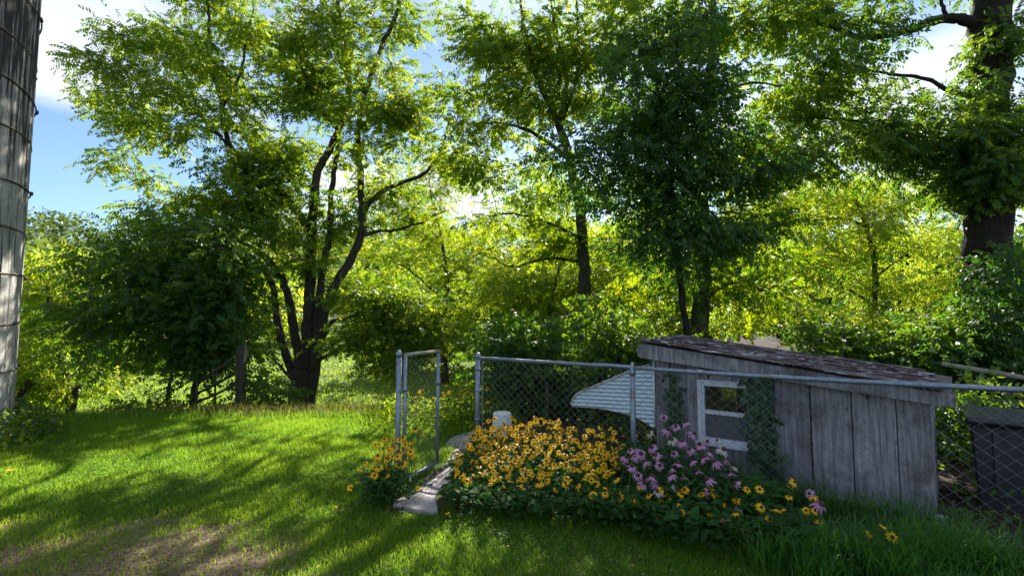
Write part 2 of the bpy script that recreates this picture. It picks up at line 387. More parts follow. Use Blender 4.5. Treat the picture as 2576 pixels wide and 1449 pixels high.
LEAF = {
 'walnut': [template(5, .34, .118, .053, seed=i) for i in range(4)],
 'ash': [template(4, .26, .12, .048, seed=10 + i) for i in range(4)],
 'spray': [template(4, .26, .085, .048, ang=50, droop=.1, seed=20 + i) for i in range(4)],
 'locust': [template(5, .30, .085, .042, ang=70, seed=30 + i) for i in range(4)],
 'coarse': [template(3, .55, .26, .15, ang=60, seed=40 + i) for i in range(4)],
 'vine': [template(3, .22, .10, .075, ang=60, droop=.3, seed=50 + i) for i in range(4)],
}
def BL(u, v, Y, ru, rv, rd, n):
    return (P(u, v, Y), np.array([ru/FX*Y, rd, rv/FX*Y]), n)
def make_tree(name, label, cat, base, limbs, blobs, leaf, mat, per=13, clr=0.32, scale=1.0, tint=0.5, group=None, sides=8, trunk_name='trunk', wob=0.02, flat=0.8, droop=0.25, bark_mat='bark'):
    root = empty(name, base, label, cat, group)
    pb = PB(); nodes = []; nr = []
    for pts, r0, r1 in limbs:
        q = spline(pts, 6); n = len(q); rr = r0 + (r1 - r0)*np.linspace(0, 1, n)**0.8
        q = q + rng.normal(0, 1, (n, 3))*(wob + rr*0.04)[:, None]*np.linspace(0.2, 1, n)[:, None]
        rr = rr*(1 + 0.06*np.sin(np.arange(n)*1.9))
        pb.tube(q, rr, sides if r0 > .06 else 6); nodes += list(q); nr += list(rr)
    nodes = np.array(nodes); nr = np.array(nr)
    cen = []
    for c, rad, n in blobs:
        nb = max(2, int(round(n/5))); d = norm(rng.normal(0, 1, (nb, 3))); tips = c + d*rad*(rng.random((nb, 1))**0.4)
        out = tips - base; out[:, 2] *= .15; out = norm(norm(out) + rng.normal(0, .55, (nb, 3))*np.array([1, 1, .25]))
        ln = np.clip(.8*(rad[0] + rad[1])*.5, .35, 1.3)*rng.uniform(.6, 1.2, (nb, 1))
        for t in np.linspace(0, 1, 5): cen.append(tips - out*ln*t + rng.normal(0, .13, (nb, 3))*np.array([1, 1, .45]))
    cen = np.concatenate(cen)
    dist = np.min(np.linalg.norm(cen[:, None] - nodes[None, ::3], axis=2), axis=1); cen = cen[np.argsort(dist)]
    NB = np.zeros((len(nodes) + 3*len(cen), 3)); NRA = np.zeros(len(NB)); k = len(nodes); NB[:k] = nodes; NRA[:k] = nr
    O, D, T = [], [], []
    for c in cen:
        q = NB[:k]; cost = np.linalg.norm(q - c, axis=1) + 0.6*np.maximum(0, q[:, 2] - c[2]); j = int(np.argmin(cost))
        p0 = q[j]; v = c - p0; L = np.linalg.norm(v) + 1e-6
        m1 = p0 + v*.35 + UP*.10*L + rng.normal(0, .05*L, 3); m2 = p0 + v*.7 + UP*.10*L + rng.normal(0, .05*L, 3)
        r0 = min(NRA[j]*.6, .005 + .011*L); tw = np.array([p0, m1, m2, c]); rr = np.array([r0, r0*.75, r0*.5, r0*.25 + .001])
        pb.tube(tw, rr, 4, cap=False)
        NB[k:k+3] = [m1, m2, c]; NRA[k:k+3] = rr[1:]; k += 3
        n = max(4, int(per*rng.uniform(.6, 1.4)))
        t = rng.uniform(.35, 1.0, n)[:, None]; base_p = np.where(t < .7, m1 + (m2 - m1)*(t - .35)/.35, m2 + (c - m2)*(t - .7)/.3)
        off = rng.normal(0, clr, (n, 3))*np.array([1, 1, .38]); O.append(base_p + off*.75)
        D.append(norm(off) + 0.5*norm(v)[None] + np.array([0, 0, -droop]) + rng.normal(0, .25, (n, 3)))
        T.append(np.clip(tint + rng.normal(0, .26) + rng.normal(0, .08, n), 0, 1))
    pb.build(trunk_name, M[bark_mat], root, smooth=True)
    O = np.concatenate(O); D = np.concatenate(D); T = np.concatenate(T)
    N = UP*flat + rng.normal(0, .55, (len(O), 3))
    V, F, tt = place(LEAF[leaf], O, D, N, scale*rng.uniform(.75, 1.2, len(O)), T)
    ok = V.reshape(-1, 4, 3)[:, :, 2].min(1) > gz(V[::4, 0], V[::4, 1]) + 0.01
    V = V.reshape(-1, 4, 3)[ok].reshape(-1, 3); tt = tt.reshape(-1, 4)[ok].ravel(); F = np.arange(len(V), dtype=np.int32).reshape(-1, 4)
    o = world_put('crown', V, F, M[mat], root, tt); o['kind'] = 'stuff'
    return root
def limb(Y, pts, r0, r1):             # points (u, v[, extra depth])
    return ([P(p[0], p[1], Y + (p[2] if len(p) > 2 else 0)) for p in pts], r0, r1)
def foot(u, v, Y):
    p = P(u, v, Y); return np.array([p[0], p[1], float(gz(p[0], p[1]))])

# the many-stemmed walnut on the edge of the lawn
Y1 = 15.0; b1 = foot(758, 1035, Y1)
st = b1 - UP*.25
def l1(first, pts, r0, r1): return ([first] + limb(Y1, pts, 0, 0)[0], r0, r1)
T1L = [
 l1(st, [(757, 1010), (760, 960), (764, 910)], .37, .30),
 l1(st + np.array([-.12, 0, .2]), [(742, 960), (715, 880), (697, 800), (690, 735), (660, 670, -.3), (600, 605, -.7), (510, 562, -1)], .15, .06),
 l1(st + np.array([-.02, -.1, .3]), [(760, 940), (742, 840), (726, 750), (705, 690), (655, 640, -.4), (590, 590, -.6), (560, 500, -.5), (520, 440)], .17, .05),
 l1(st + np.array([.05, -.02, .3]), [(768, 920), (776, 800), (781, 690), (786, 560), (792, 480), (805, 420), (835, 370), (862, 300), (880, 230), (868, 120), (850, 0), (850, -120)], .20, .05),
 l1(st + np.array([.1, .1, .3]), [(785, 920), (800, 780), (815, 660), (828, 600), (835, 480), (845, 400), (850, 330), (810, 280), (770, 200), (740, 90)], .15, .03),
 l1(st + np.array([.16, 0, .3]), [(795, 900), (812, 800), (840, 725), (882, 655), (910, 585), (912, 530), (905, 430), (900, 350), (920, 230), (960, 120), (1000, 20), (1010, -80)], .185, .05),
 limb(Y1, [(912, 535), (935, 505), (980, 472), (1065, 437), (1110, 380), (1130, 300)], .10, .03),
 limb(Y1, [(905, 595), (950, 582), (1000, 578), (1060, 560, -.4), (1120, 530, -.6)], .07, .02),
 limb(Y1, [(786, 600), (740, 520), (660, 440), (598, 395), (566, 330), (558, 260), (535, 180), (528, 90), (520, 0), (510, -80)], .12, .03),
 limb(Y1, [(596, 395), (560, 350), (505, 290), (470, 200), (440, 120)], .07, .02),
 limb(Y1, [(560, 345), (500, 320), (420, 330), (340, 330)], .05, .015),
 limb(Y1, [(505, 290), (420, 250), (320, 235), (220, 230)], .05, .012),
 limb(Y1, [(560, 270), (600, 200), (620, 100), (640, 0)], .06, .02),
 limb(Y1, [(806, 870), (832, 815, -.3), (870, 800, -.6), (960, 770, -1), (1060, 760, -1.2)], .08, .02),
 limb(Y1, [(800, 905), (880, 870, -.5), (970, 880, -1), (1060, 910, -1.2)], .06, .015),
 limb(Y1, [(730, 950), (690, 900, -.2), (670, 830, -.3)], .05, .02),
]
T1B = [BL(u, v, Y1 + d, a, b, c, n) for u, v, d, a, b, c, n in [
 (300, 210, -.5, 110, 70, 1.4, 44), (205, 228, -.3, 50, 32, .6, 9), (430, 130, .5, 110, 85, 1.6, 46), (420, 290, -.5, 120, 80, 1.6, 48),
 (320, 380, -.5, 60, 70, .9, 22), (470, 20, .5, 120, 70, 1.6, 34), (620, 120, .5, 100, 100, 1.8, 42), (620, 300, 0, 100, 80, 1.8, 42),
 (740, 200, .5, 90, 100, 1.8, 36), (720, 60, .3, 90, 60, 1.5, 24), (900, 120, 0, 120, 120, 1.8, 62), (1000, 30, 0, 100, 70, 1.5, 32),
 (950, 300, -.3, 120, 90, 1.8, 56), (1030, 210, 0, 70, 80, 1.5, 28), (560, 470, -1, 140, 75, 1.6, 76), (470, 560, -1, 100, 75, 1.4, 50),
 (640, 570, -1, 100, 65, 1.4, 40), (720, 430, 0, 60, 60, 1.2, 14), (980, 450, 0, 90, 60, 1.4, 30), (830, 560, .5, 80, 40, 1.2, 10), (900, 555, 0, 60, 12, 1.0, 8), (1050, 530, 0, 70, 12, 1.0, 8),  # last two: thin flat sprays added to cast shade bands across the lawn
 (600, -110, .5, 200, 80, 1.8, 30), (900, -110, 0, 180, 80, 1.8, 30), (790, 620, -.2, 40, 60, .6, 10), (800, 480, 0, 50, 60, .8, 12), (640, 420, -.6, 90, 60, 1.3, 34), (670, 350, 0, 80, 50, 1.4, 26), (500, 200, 0, 90, 70, 1.5, 26), (350, 120, .3, 80, 50, 1.2, 20), (560, 30, .4, 90, 60, 1.4, 22), (830, 30, .3, 90, 60, 1.4, 24), (820, 220, .3, 70, 70, 1.3, 22), (1060, 330, 0, 60, 60, 1.2, 20),
 (930, 760, -1, 75, 50, 1.1, 30), (1050, 760, -1.2, 95, 50, 1.1, 42), (1100, 835, -1.2, 80, 55, 1, 40), (960, 850, -1, 95, 50, 1.1, 42), (1000, 905, -1.3, 80, 24, .8, 20)]]
make_tree('walnut_tree', 'large many-stemmed walnut tree at the far edge of the lawn', 'tree', b1, T1L, T1B, 'walnut', 'walnut', per=14, tint=.52)

# dark small tree left of the walnut
Y2 = 11.6; b2 = foot(484, 1030, Y2)
T2L = [([b2 - UP*.15] + limb(Y2, [(490, 980), (506, 900), (520, 800), (548, 700), (560, 620)], 0, 0)[0], .085, .03),
       limb(Y2, [(520, 800), (460, 740), (380, 700), (290, 690)], .04, .012), limb(Y2, [(505, 900), (430, 860), (340, 830), (260, 820)], .04, .012),
       limb(Y2, [(530, 770), (600, 730), (640, 680)], .04, .012), limb(Y2, [(500, 930), (560, 890), (620, 870)], .03, .01),
       ([foot(420, 1035, Y2) - UP*.1] + limb(Y2, [(428, 960), (440, 880), (470, 800)], 0, 0)[0], .05, .02)]
T2B = [BL(u, v, Y2 + d, a, b, c, n) for u, v, d, a, b, c, n in [
 (175, 800, .3, 26, 14, .5, 5), (215, 690, .3, 40, 14, .6, 7), (250, 640, .4, 40, 14, .6, 7), (190, 850, .3, 40, 14, .6, 6), (330, 600, .4, 40, 14, .6, 8), (260, 905, .3, 50, 14, .6, 7), (440, 575, .4, 100, 24, 1.1, 34), (570, 590, .5, 90, 34, 1.1, 34), (640, 680, .5, 60, 50, 1, 24), (225, 760, .1, 60, 18, .8, 14), (430, 640, .3, 110, 28, 1.2, 50), (370, 690, 0, 120, 26, 1.2, 40), (540, 690, .3, 100, 40, 1.2, 46), (310, 750, 0, 110, 24, 1.1, 32), (470, 760, 0, 130, 34, 1.2, 60), (600, 780, .3, 70, 60, 1, 32),
 (280, 810, .1, 90, 26, 1.0, 34), (410, 830, 0, 130, 30, 1.2, 55), (540, 850, .1, 100, 40, 1.1, 40), (340, 880, .2, 70, 18, .9, 12), (470, 895, .1, 90, 20, 1, 16), (610, 890, .2, 50, 40, .8, 12)]]
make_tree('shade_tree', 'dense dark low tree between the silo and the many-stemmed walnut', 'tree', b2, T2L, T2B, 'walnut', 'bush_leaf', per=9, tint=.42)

# bright pollarded tree beside the silo
Y3 = 12.6; b3 = foot(176, 1042, Y3)
T3L = [([b3 - UP*.15] + limb(Y3, [(176, 1020), (170, 985), (165, 950), (150, 900), (130, 820), (120, 720)], 0, 0)[0], .10, .03),
       ([b3 + UP*.1] + limb(Y3, [(182, 1010), (192, 985), (203, 960)], 0, 0)[0], .11, .095),
       limb(Y3, [(165, 950), (200, 900), (240, 870)], .03, .01), limb(Y3, [(150, 900), (100, 860), (80, 800)], .03, .01)]
T3B = [BL(u, v, Y3 + d, a, b, c, n) for u, v, d, a, b, c, n in [
 (130, 720, 1, 80, 80, 1.2, 55), (110, 830, .8, 70, 65, 1.1, 45), (120, 940, .5, 75, 60, .9, 44), (215, 925, .8, 60, 45, .8, 22), (170, 690, 2, 70, 45, 1.2, 26), (230, 740, 1.5, 70, 50, 1.1, 26)]]
make_tree('pollard_tree', 'bright yellow-green tree with a cut V-shaped trunk beside the silo', 'tree', b3, T3L, T3B, 'locust', 'bright_leaf', per=13, tint=.6, wob=.006)
b4 = foot(45, 1040, 12.2)
make_tree('leaning_stub', 'dark leaning cut trunk sprouting leaves right behind the silo edge', 'tree stub', b4,
          [([b4 - UP*.1] + limb(12.2, [(50, 1010), (62, 985), (76, 960)], 0, 0)[0], .10, .09)],
          [BL(70, 900, 12.4, 45, 50, .7, 18), BL(75, 1000, 12.6, 40, 30, .5, 10)], 'locust', 'bright_leaf', per=11, tint=.55, wob=.004)

# middle walnut
Y5 = 13.5; b5 = foot(1450, 1010, Y5)
T5L = [([b5 - UP*.2] + limb(Y5, [(1455, 930), (1462, 850), (1470, 700), (1462, 560), (1440, 430), (1405, 310)], 0, 0)[0], .22, .11),
 limb(Y5, [(1405, 310), (1370, 240), (1345, 180), (1330, 110), (1312, 30), (1295, -80)], .085, .03), limb(Y5, [(1405, 312), (1425, 230), (1416, 150), (1400, 80), (1385, 0), (1370, -90)], .07, .03),
 limb(Y5, [(1415, 300), (1448, 210), (1456, 130), (1452, 50), (1450, -80)], .06, .025), limb(Y5, [(1435, 405), (1370, 352), (1300, 318), (1230, 310), (1150, 312)], .07, .02),
 limb(Y5, [(1460, 600), (1400, 570), (1330, 545), (1250, 540), (1160, 570)], .06, .015), limb(Y5, [(1468, 660), (1380, 650), (1290, 670), (1220, 640)], .05, .015), limb(Y5, [(1450, 200), (1510, 120), (1540, 30)], .04, .015)]
T5B = [BL(u, v, Y5 + d, a, b, c, n) for u, v, d, a, b, c, n in [
 (1185, 120, 0, 80, 100, 1.4, 40), (1290, 50, 0, 90, 70, 1.4, 40), (1240, 250, 0, 100, 75, 1.4, 44), (1340, 180, 0, 60, 70, 1.1, 20), (1150, 350, -.2, 90, 70, 1.3, 44),
 (1300, 390, 0, 110, 40, 1.4, 14), (1180, 470, 0, 90, 40, 1.2, 12), (1190, 560, 0, 80, 12, 1.0, 8), (1330, 510, 0, 100, 40, 1.2, 10), (1500, 110, .2, 80, 90, 1.3, 34), (1540, 0, 0, 90, 70, 1.3, 30), (1420, -90, 0, 200, 60, 1.6, 34), (1500, 250, .3, 60, 70, 1, 20),  # includes a thin flat spray added to cast a shade band on the lawn
 (1420, 620, 0, 70, 50, 1.0, 18), (1450, 480, 0, 80, 60, 1.1, 12), (1395, 90, .2, 70, 80, 1.2, 24), (1430, 240, .2, 60, 60, 1.0, 18), (1100, 230, 0, 50, 70, 1.0, 14), (1130, 30, 0, 60, 50, 1, 12)]]
make_tree('walnut_tree', 'tall open-crowned walnut tree behind the middle fence bay', 'tree', b5, T5L, T5B, 'walnut', 'walnut', per=13, tint=.55)

# dark sapling over the shed
Y6 = 9.6; b6 = foot(1735, 960, Y6)
T6L = [([b6 - UP*.2] + limb(Y6, [(1732, 900), (1722, 800), (1704, 650), (1693, 500), (1690, 380), (1702, 280), (1705, 170), (1700, 80)], 0, 0)[0], .085, .02),
 limb(Y6, [(1693, 500), (1640, 450), (1560, 420), (1490, 420)], .03, .01), limb(Y6, [(1702, 640), (1650, 560), (1580, 520)], .03, .01), limb(Y6, [(1692, 400), (1760, 360), (1840, 310)], .03, .01),
 limb(Y6, [(1700, 300), (1640, 230), (1560, 200)], .03, .01), limb(Y6, [(1704, 600), (1770, 550), (1840, 530)], .025, .01), limb(Y6, [(1702, 250), (1760, 190), (1810, 150)], .025, .01)]
T6B = [BL(u, v, Y6 + d, a, b, c, n) for u, v, d, a, b, c, n in [
 (1620, 200, 0, 110, 80, 1.1, 54), (1555, 300, 0, 90, 70, .9, 38), (1720, 260, 0, 110, 100, 1.1, 58), (1800, 180, 0, 80, 80, 1.0, 34), (1510, 420, 0, 90, 75, .9, 32), (1640, 420, 0, 110, 80, 1.0, 56),
 (1780, 390, 0, 100, 90, 1.0, 46), (1570, 520, 0, 90, 40, .9, 22), (1600, 600, .2, 80, 30, .8, 14), (1700, 620, .1, 70, 40, .7, 14), (1800, 600, .2, 80, 34, .8, 16), (1480, 500, .2, 50, 24, .7, 8), (1920, 400, .2, 50, 60, .7, 14), (1720, 545, 0, 100, 50, .9, 36), (1860, 320, 0, 80, 70, .9, 26), (1655, 90, 0, 90, 50, .9, 26), (1430, 350, .2, 60, 60, .8, 6), (1880, 450, .2, 70, 60, .9, 22), (1890, 560, .3, 70, 40, .9, 18), (1560, 110, .2, 80, 50, .9, 14), (1780, 70, .2, 70, 50, .9, 16)]]
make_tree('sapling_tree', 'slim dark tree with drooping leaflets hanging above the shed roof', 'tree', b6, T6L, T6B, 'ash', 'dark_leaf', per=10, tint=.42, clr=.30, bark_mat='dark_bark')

# stout tree behind the shed
Y7 = 11.2; b7 = foot(1757, 980, Y7)
T7L = [([b7 - UP*.2] + limb(Y7, [(1757, 930), (1760, 830), (1766, 700), (1768, 560), (1764, 440), (1780, 300), (1792, 150), (1796, 0), (1800, -110)], 0, 0)[0], .25, .05),
 limb(Y7, [(1766, 640), (1840, 580), (1900, 540)], .05, .015), limb(Y7, [(1762, 760), (1850, 710), (1940, 740)], .05, .015), limb(Y7, [(1764, 700), (1690, 670), (1620, 680)], .04, .012),
 limb(Y7, [(1785, 260), (1880, 210), (1970, 220)], .05, .015), limb(Y7, [(1795, 110), (1870, 60), (1950, 40)], .04, .015)]
T7B = [BL(u, v, Y7 + d, a, b, c, n) for u, v, d, a, b, c, n in [
 (1900, 560, 0, 100, 75, 1.3, 42), (1850, 690, 0, 100, 50, 1.2, 14), (1660, 710, 0, 90, 40, 1.2, 12), (1780, 620, -.2, 90, 40, 1.0, 12), (1950, 640, .3, 80, 50, 1.1, 12), (1950, 770, 0, 90, 40, 1.1, 14), (1700, 790, 0, 80, 36, 1.1, 10), (1830, 60, 0, 90, 80, 1.2, 26), (1700, 30, .2, 80, 60, 1.2, 16),
 (1950, 50, 0, 90, 80, 1.3, 34), (1980, 220, 0, 100, 80, 1.3, 36), (1900, 400, 0, 80, 70, 1.2, 26), (1830, -90, 0, 170, 60, 1.4, 30), (1620, -70, 0, 120, 50, 1.3, 20)]]
make_tree('walnut_tree', 'stout-trunked walnut tree rising directly behind the shed roof', 'tree', b7, T7L, T7B, 'walnut', 'walnut', per=12, tint=.5)

# the thick old tree on the right
Y8 = 11.5; b8 = foot(2500, 1000, Y8)
T8L = [([b8 - UP*.3] + limb(Y8, [(2495, 900), (2490, 760), (2486, 620), (2482, 430), (2490, 200), (2494, 0), (2496, -180)], 0, 0)[0], .52, .36),
 limb(Y8, [(2475, 80), (2440, 56), (2380, 47), (2290, 74), (2200, 93), (2130, 84), (2080, 60), (1990, 60)], .15, .03), limb(Y8, [(2480, 300), (2440, 245), (2390, 230), (2330, 200), (2250, 188), (2190, 180), (2110, 150)], .08, .015),
 limb(Y8, [(2480, 350), (2300, 312), (2150, 303), (1925, 294)], .05, .012), limb(Y8, [(2380, 48), (2370, 0), (2350, -80)], .06, .02), limb(Y8, [(2200, 92), (2120, 120), (2040, 180)], .04, .015)]
T8B = [BL(u, v, Y8 + d, a, b, c, n) for u, v, d, a, b, c, n in [
 (2050, 55, 0, 120, 70, 1.2, 50), (2150, -10, .6, 80, 30, .8, 8), (2010, 185, 0, 100, 60, 1.1, 34), (2250, 320, 0, 140, 40, 1.2, 44), (2420, 330, -.3, 110, 60, 1.1, 48), (2500, 410, -.7, 80, 70, .7, 44), (2400, 440, 0, 90, 50, 1.1, 34),
 (2310, 250, .5, 90, 24, .9, 9), (2180, 240, .4, 80, 36, .9, 10), (2120, 290, .2, 90, 40, 1, 18), (2000, 320, .2, 80, 50, 1, 26), (2060, 390, .2, 80, 36, 1, 22), (1950, 410, .2, 70, 50, .9, 20), (2220, 400, .2, 90, 30, 1, 18), (2555, 110, -.5, 30, 130, .5, 22), (2480, 160, -.55, 40, 60, .3, 9), (2540, 290, -.7, 45, 80, .4, 18), (2440, 300, -.3, 30, 40, .5, 10), (2570, 640, -.8, 30, 130, .5, 24), (2500, 740, -.9, 60, 40, .4, 14),
 (2150, -100, 0, 200, 50, 1.5, 20), (2470, -110, 0, 130, 50, 1.4, 18)]]
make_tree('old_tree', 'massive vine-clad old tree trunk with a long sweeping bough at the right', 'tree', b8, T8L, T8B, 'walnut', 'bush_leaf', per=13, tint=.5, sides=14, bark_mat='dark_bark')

# sunlit understory
Y9 = 17.0; b9 = foot(2190, 960, Y9)
T9L = [([b9 - UP*.2] + limb(Y9, [(2195, 820), (2200, 680), (2172, 545), (2130, 480), (2100, 430)], 0, 0)[0], .14, .03), limb(Y9, [(2180, 570), (2120, 550), (2040, 560)], .05, .015), limb(Y9, [(2198, 700), (2280, 640), (2350, 600)], .05, .015),
 limb(Y9, [(2196, 760), (2110, 720), (2010, 690)], .05, .015), limb(Y9, [(2190, 600), (2240, 540), (2290, 500)], .04, .012)]
T9B = [BL(u, v, Y9 + d, a, b, c, n) for u, v, d, a, b, c, n in [
 (2000, 450, 0, 100, 60, 1.5, 40), (2120, 460, 0, 120, 70, 1.6, 56), (2250, 520, 0, 100, 75, 1.5, 46), (2350, 560, 0, 90, 80, 1.4, 42), (2080, 580, 0, 110, 70, 1.6, 50), (2200, 650, 0, 120, 70, 1.6, 50), (2330, 690, 0, 110, 75, 1.5, 44), (2000, 680, 0, 90, 75, 1.5, 38),
 (2100, 780, 0, 110, 55, 1.4, 40), (2260, 800, 0, 110, 55, 1.4, 36), (2420, 620, .5, 90, 90, 1.4, 40), (1900, 520, .5, 90, 60, 1.4, 40), (1880, 640, .5, 100, 60, 1.4, 44), (1900, 760, .3, 100, 50, 1.4, 36), (1780, 800, .3, 90, 40, 1.3, 26), (2420, 760, .3, 90, 70, 1.3, 34)]]
make_tree('locust_tree', 'sunlit yellow-green locust tree left of the massive old trunk', 'tree', b9, T9L, T9B, 'locust', 'bright_leaf', per=11, tint=.6, clr=.36, scale=1.2)
Y10 = 16.0; b10 = foot(1390, 1000, Y10)
T10L = [([b10 - UP*.2] + limb(Y10, [(1390, 900), (1380, 800), (1400, 700), (1420, 620)], 0, 0)[0], .12, .03), limb(Y10, [(1385, 820), (1300, 750), (1230, 710)], .05, .015), limb(Y10, [(1388, 780), (1480, 720), (1580, 690)], .05, .015), limb(Y10, [(1388, 860), (1500, 830), (1640, 800)], .05, .015)]
T10B = [BL(u, v, Y10 + d, a, b, c, n) for u, v, d, a, b, c, n in [
 (1250, 700, 0, 100, 60, 1.4, 50), (1380, 760, 0, 110, 60, 1.4, 50), (1520, 700, 0, 110, 70, 1.4, 54), (1500, 830, 0, 100, 55, 1.3, 42), (1640, 800, 0, 90, 55, 1.3, 36), (1300, 850, 0, 85, 45, 1.2, 28), (1560, 610, 0, 100, 50, 1.4, 44), (1700, 690, 0, 100, 60, 1.3, 46), (1650, 600, 0, 90, 50, 1.3, 34), (1420, 660, 0, 100, 50, 1.3, 40)]]
make_tree('locust_tree', 'sunlit yellow-green locust tree filling the gap above the middle fence rail', 'tree', b10, T10L, T10B, 'locust', 'bright_leaf', per=11, tint=.58, clr=.36, scale=1.2)

Y11 = 22.0; b11 = foot(1120, 980, Y11)
T11L = [([b11 - UP*.2] + limb(Y11, [(1115, 850), (1125, 720), (1110, 600), (1090, 520)], 0, 0)[0], .18, .04), limb(Y11, [(1118, 760), (1030, 680), (960, 650)], .06, .015), limb(Y11, [(1120, 700), (1200, 640), (1290, 610)], .06, .015), limb(Y11, [(1112, 610), (1060, 560), (1010, 540)], .05, .015), limb(Y11, [(1090, 520), (1080, 450), (1110, 400)], .04, .015)]
T11B = [BL(u, v, Y11 + d, a, b, c, n) for u, v, d, a, b, c, n in [
 (960, 640, 0, 90, 55, 1.6, 40), (1080, 560, 0, 90, 60, 1.6, 46), (1200, 600, 0, 90, 50, 1.6, 30), (1100, 660, 0, 110, 55, 1.6, 46), (1240, 660, 0, 90, 55, 1.6, 40), (870, 690, 0, 90, 55, 1.6, 34), (980, 740, 0, 100, 50, 1.6, 34), (1180, 760, 0, 100, 50, 1.6, 34), (700, 700, 1, 90, 60, 1.6, 30), (1000, 520, 0, 80, 40, 1.5, 34), (1090, 470, 0, 90, 50, 1.5, 40), (1000, 440, .5, 70, 40, 1.4, 22), (1120, 400, .5, 80, 36, 1.4, 24), (880, 560, .5, 70, 50, 1.5, 22)]]
make_tree('locust_tree', 'sunlit yellow-green locust tree seen between the two walnut trunks', 'tree', b11, T11L, T11B, 'locust', 'bright_leaf', per=11, tint=.6, scale=1.3, clr=.4)
Y12 = 21.0; b12 = foot(1420, 980, Y12)
T12L = [([b12 - UP*.2] + limb(Y12, [(1425, 850), (1415, 720), (1430, 600), (1425, 520)], 0, 0)[0], .18, .04), limb(Y12, [(1420, 740), (1350, 660), (1300, 610)], .06, .015), limb(Y12, [(1425, 700), (1500, 620), (1570, 580)], .06, .015)]
T12B = [BL(u, v, Y12 + d, a, b, c, n) for u, v, d, a, b, c, n in [
 (1330, 590, 0, 100, 60, 1.6, 44), (1440, 560, 0, 100, 60, 1.6, 36), (1550, 600, 0, 90, 60, 1.6, 34), (1400, 670, 0, 110, 60, 1.6, 44), (1520, 680, 0, 100, 55, 1.6, 36), (1320, 490, 0, 90, 50, 1.5, 34), (1400, 450, .3, 80, 50, 1.5, 22)]]
make_tree('locust_tree', 'sunlit yellow-green locust tree behind the fork of the open-crowned walnut', 'tree', b12, T12L, T12B, 'locust', 'bright_leaf', per=11, tint=.55, scale=1.3, clr=.4)

# bushes along the fence and behind the shed
def bush(name, label, cat, u, Yb, blobs, mat='bush_leaf', leaf='spray', tint=.5, per=13, scale=1.0, group=None):
    b = foot(u, 1000, Yb); L = []
    for i, (c, rad, n) in enumerate(blobs):
        a = b + np.array([rng.uniform(-.25, .25), rng.uniform(-.2, .2), -.1]); mid = a*.5 + c*.5 + np.array([0, 0, .15]); L.append(([a, mid, c], .035, .01))
    make_tree(name, label, cat, b, L, blobs, leaf, mat, per=per, clr=.24, tint=tint, scale=scale, group=group, trunk_name='stems', sides=6, flat=.4, wob=.01)
bush('honeysuckle_bush', 'dark leafy bush behind the chain-link bay above the white bucket', 'bush', 1320, 9.3,
     [BL(u, v, 9.3, a, b, .8, n) for u, v, a, b, n in [(1280, 940, 80, 60, 40), (1390, 900, 100, 75, 60), (1330, 850, 90, 50, 34), (1370, 1010, 110, 40, 40), (1250, 870, 60, 40, 18)]], tint=.4)
bush('honeysuckle_bush', 'broad leafy bush behind the awning at the shed corner', 'bush', 1550, 9.0,
     [BL(u, v, 9.0, a, b, .8, n) for u, v, a, b, n in [(1520, 880, 90, 70, 52), (1470, 970, 90, 50, 36), (1600, 850, 80, 50, 36), (1600, 960, 80, 50, 30), (1540, 790, 80, 40, 26)]], tint=.5)
bush('leafy_bush', 'green bush rising over the low end of the shed roof', 'bush', 2200, 9.2,
     [BL(u, v, 9.2, a, b, .9, n) for u, v, a, b, n in [(2130, 880, 90, 50, 40), (2230, 860, 90, 60, 42), (2060, 850, 80, 45, 26), (2180, 940, 100, 40, 28)]], tint=.45)
bush('leafy_bush', 'shady bush between the shed end and the old trunk', 'bush', 2400, 8.4,
     [BL(u, v, 8.4, a, b, .9, n) for u, v, a, b, n in [(2340, 900, 100, 60, 46), (2450, 870, 90, 70, 46), (2390, 980, 110, 45, 36), (2320, 830, 80, 50, 26)]], tint=.45)
bush('leafy_bush', 'dark overhanging bush at the right edge above the black bin', 'bush', 2560, 7.6,
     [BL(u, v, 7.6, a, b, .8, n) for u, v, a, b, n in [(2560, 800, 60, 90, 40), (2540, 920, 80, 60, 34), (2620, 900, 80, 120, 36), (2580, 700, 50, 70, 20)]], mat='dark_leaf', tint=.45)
bush('leafy_bush', 'low bright-leaved bush seen through the shed window opening', 'bush', 1815, 8.3,
     [BL(u, v, 8.3, a, b, .5, n) for u, v, a, b, n in [(1800, 990, 60, 40, 22), (1850, 1010, 50, 30, 14)]], mat='bright_leaf', tint=.7, per=10)  # bush added behind the opening, sunlight put into its bright leaf colour
bush('vine_shrub', 'trailing shrub in the gap between shed end and black bin', 'bush', 2380, 6.3,
     [BL(u, v, 6.3, a, b, .3, n) for u, v, a, b, n in [(2365, 1060, 38, 60, 24), (2380, 1150, 40, 60, 18), (2440, 1010, 70, 30, 18)]], tint=.5, per=9)
bush('leafy_bush', 'low bright bush between the old wooden gate post and the walnut', 'bush', 660, 11.2,
     [BL(u, v, 11.2, a, b, .5, n) for u, v, a, b, n in [(655, 960, 45, 40, 24), (690, 1000, 40, 30, 14)]], tint=.6, per=10)
bush('leafy_bush', 'round green bush under the dark low tree', 'bush', 380, 11.0,
     [BL(u, v, 11.0, a, b, .6, n) for u, v, a, b, n in [(370, 1022, 40, 18, 12), (440, 1026, 50, 18, 14)]], tint=.55, per=10)

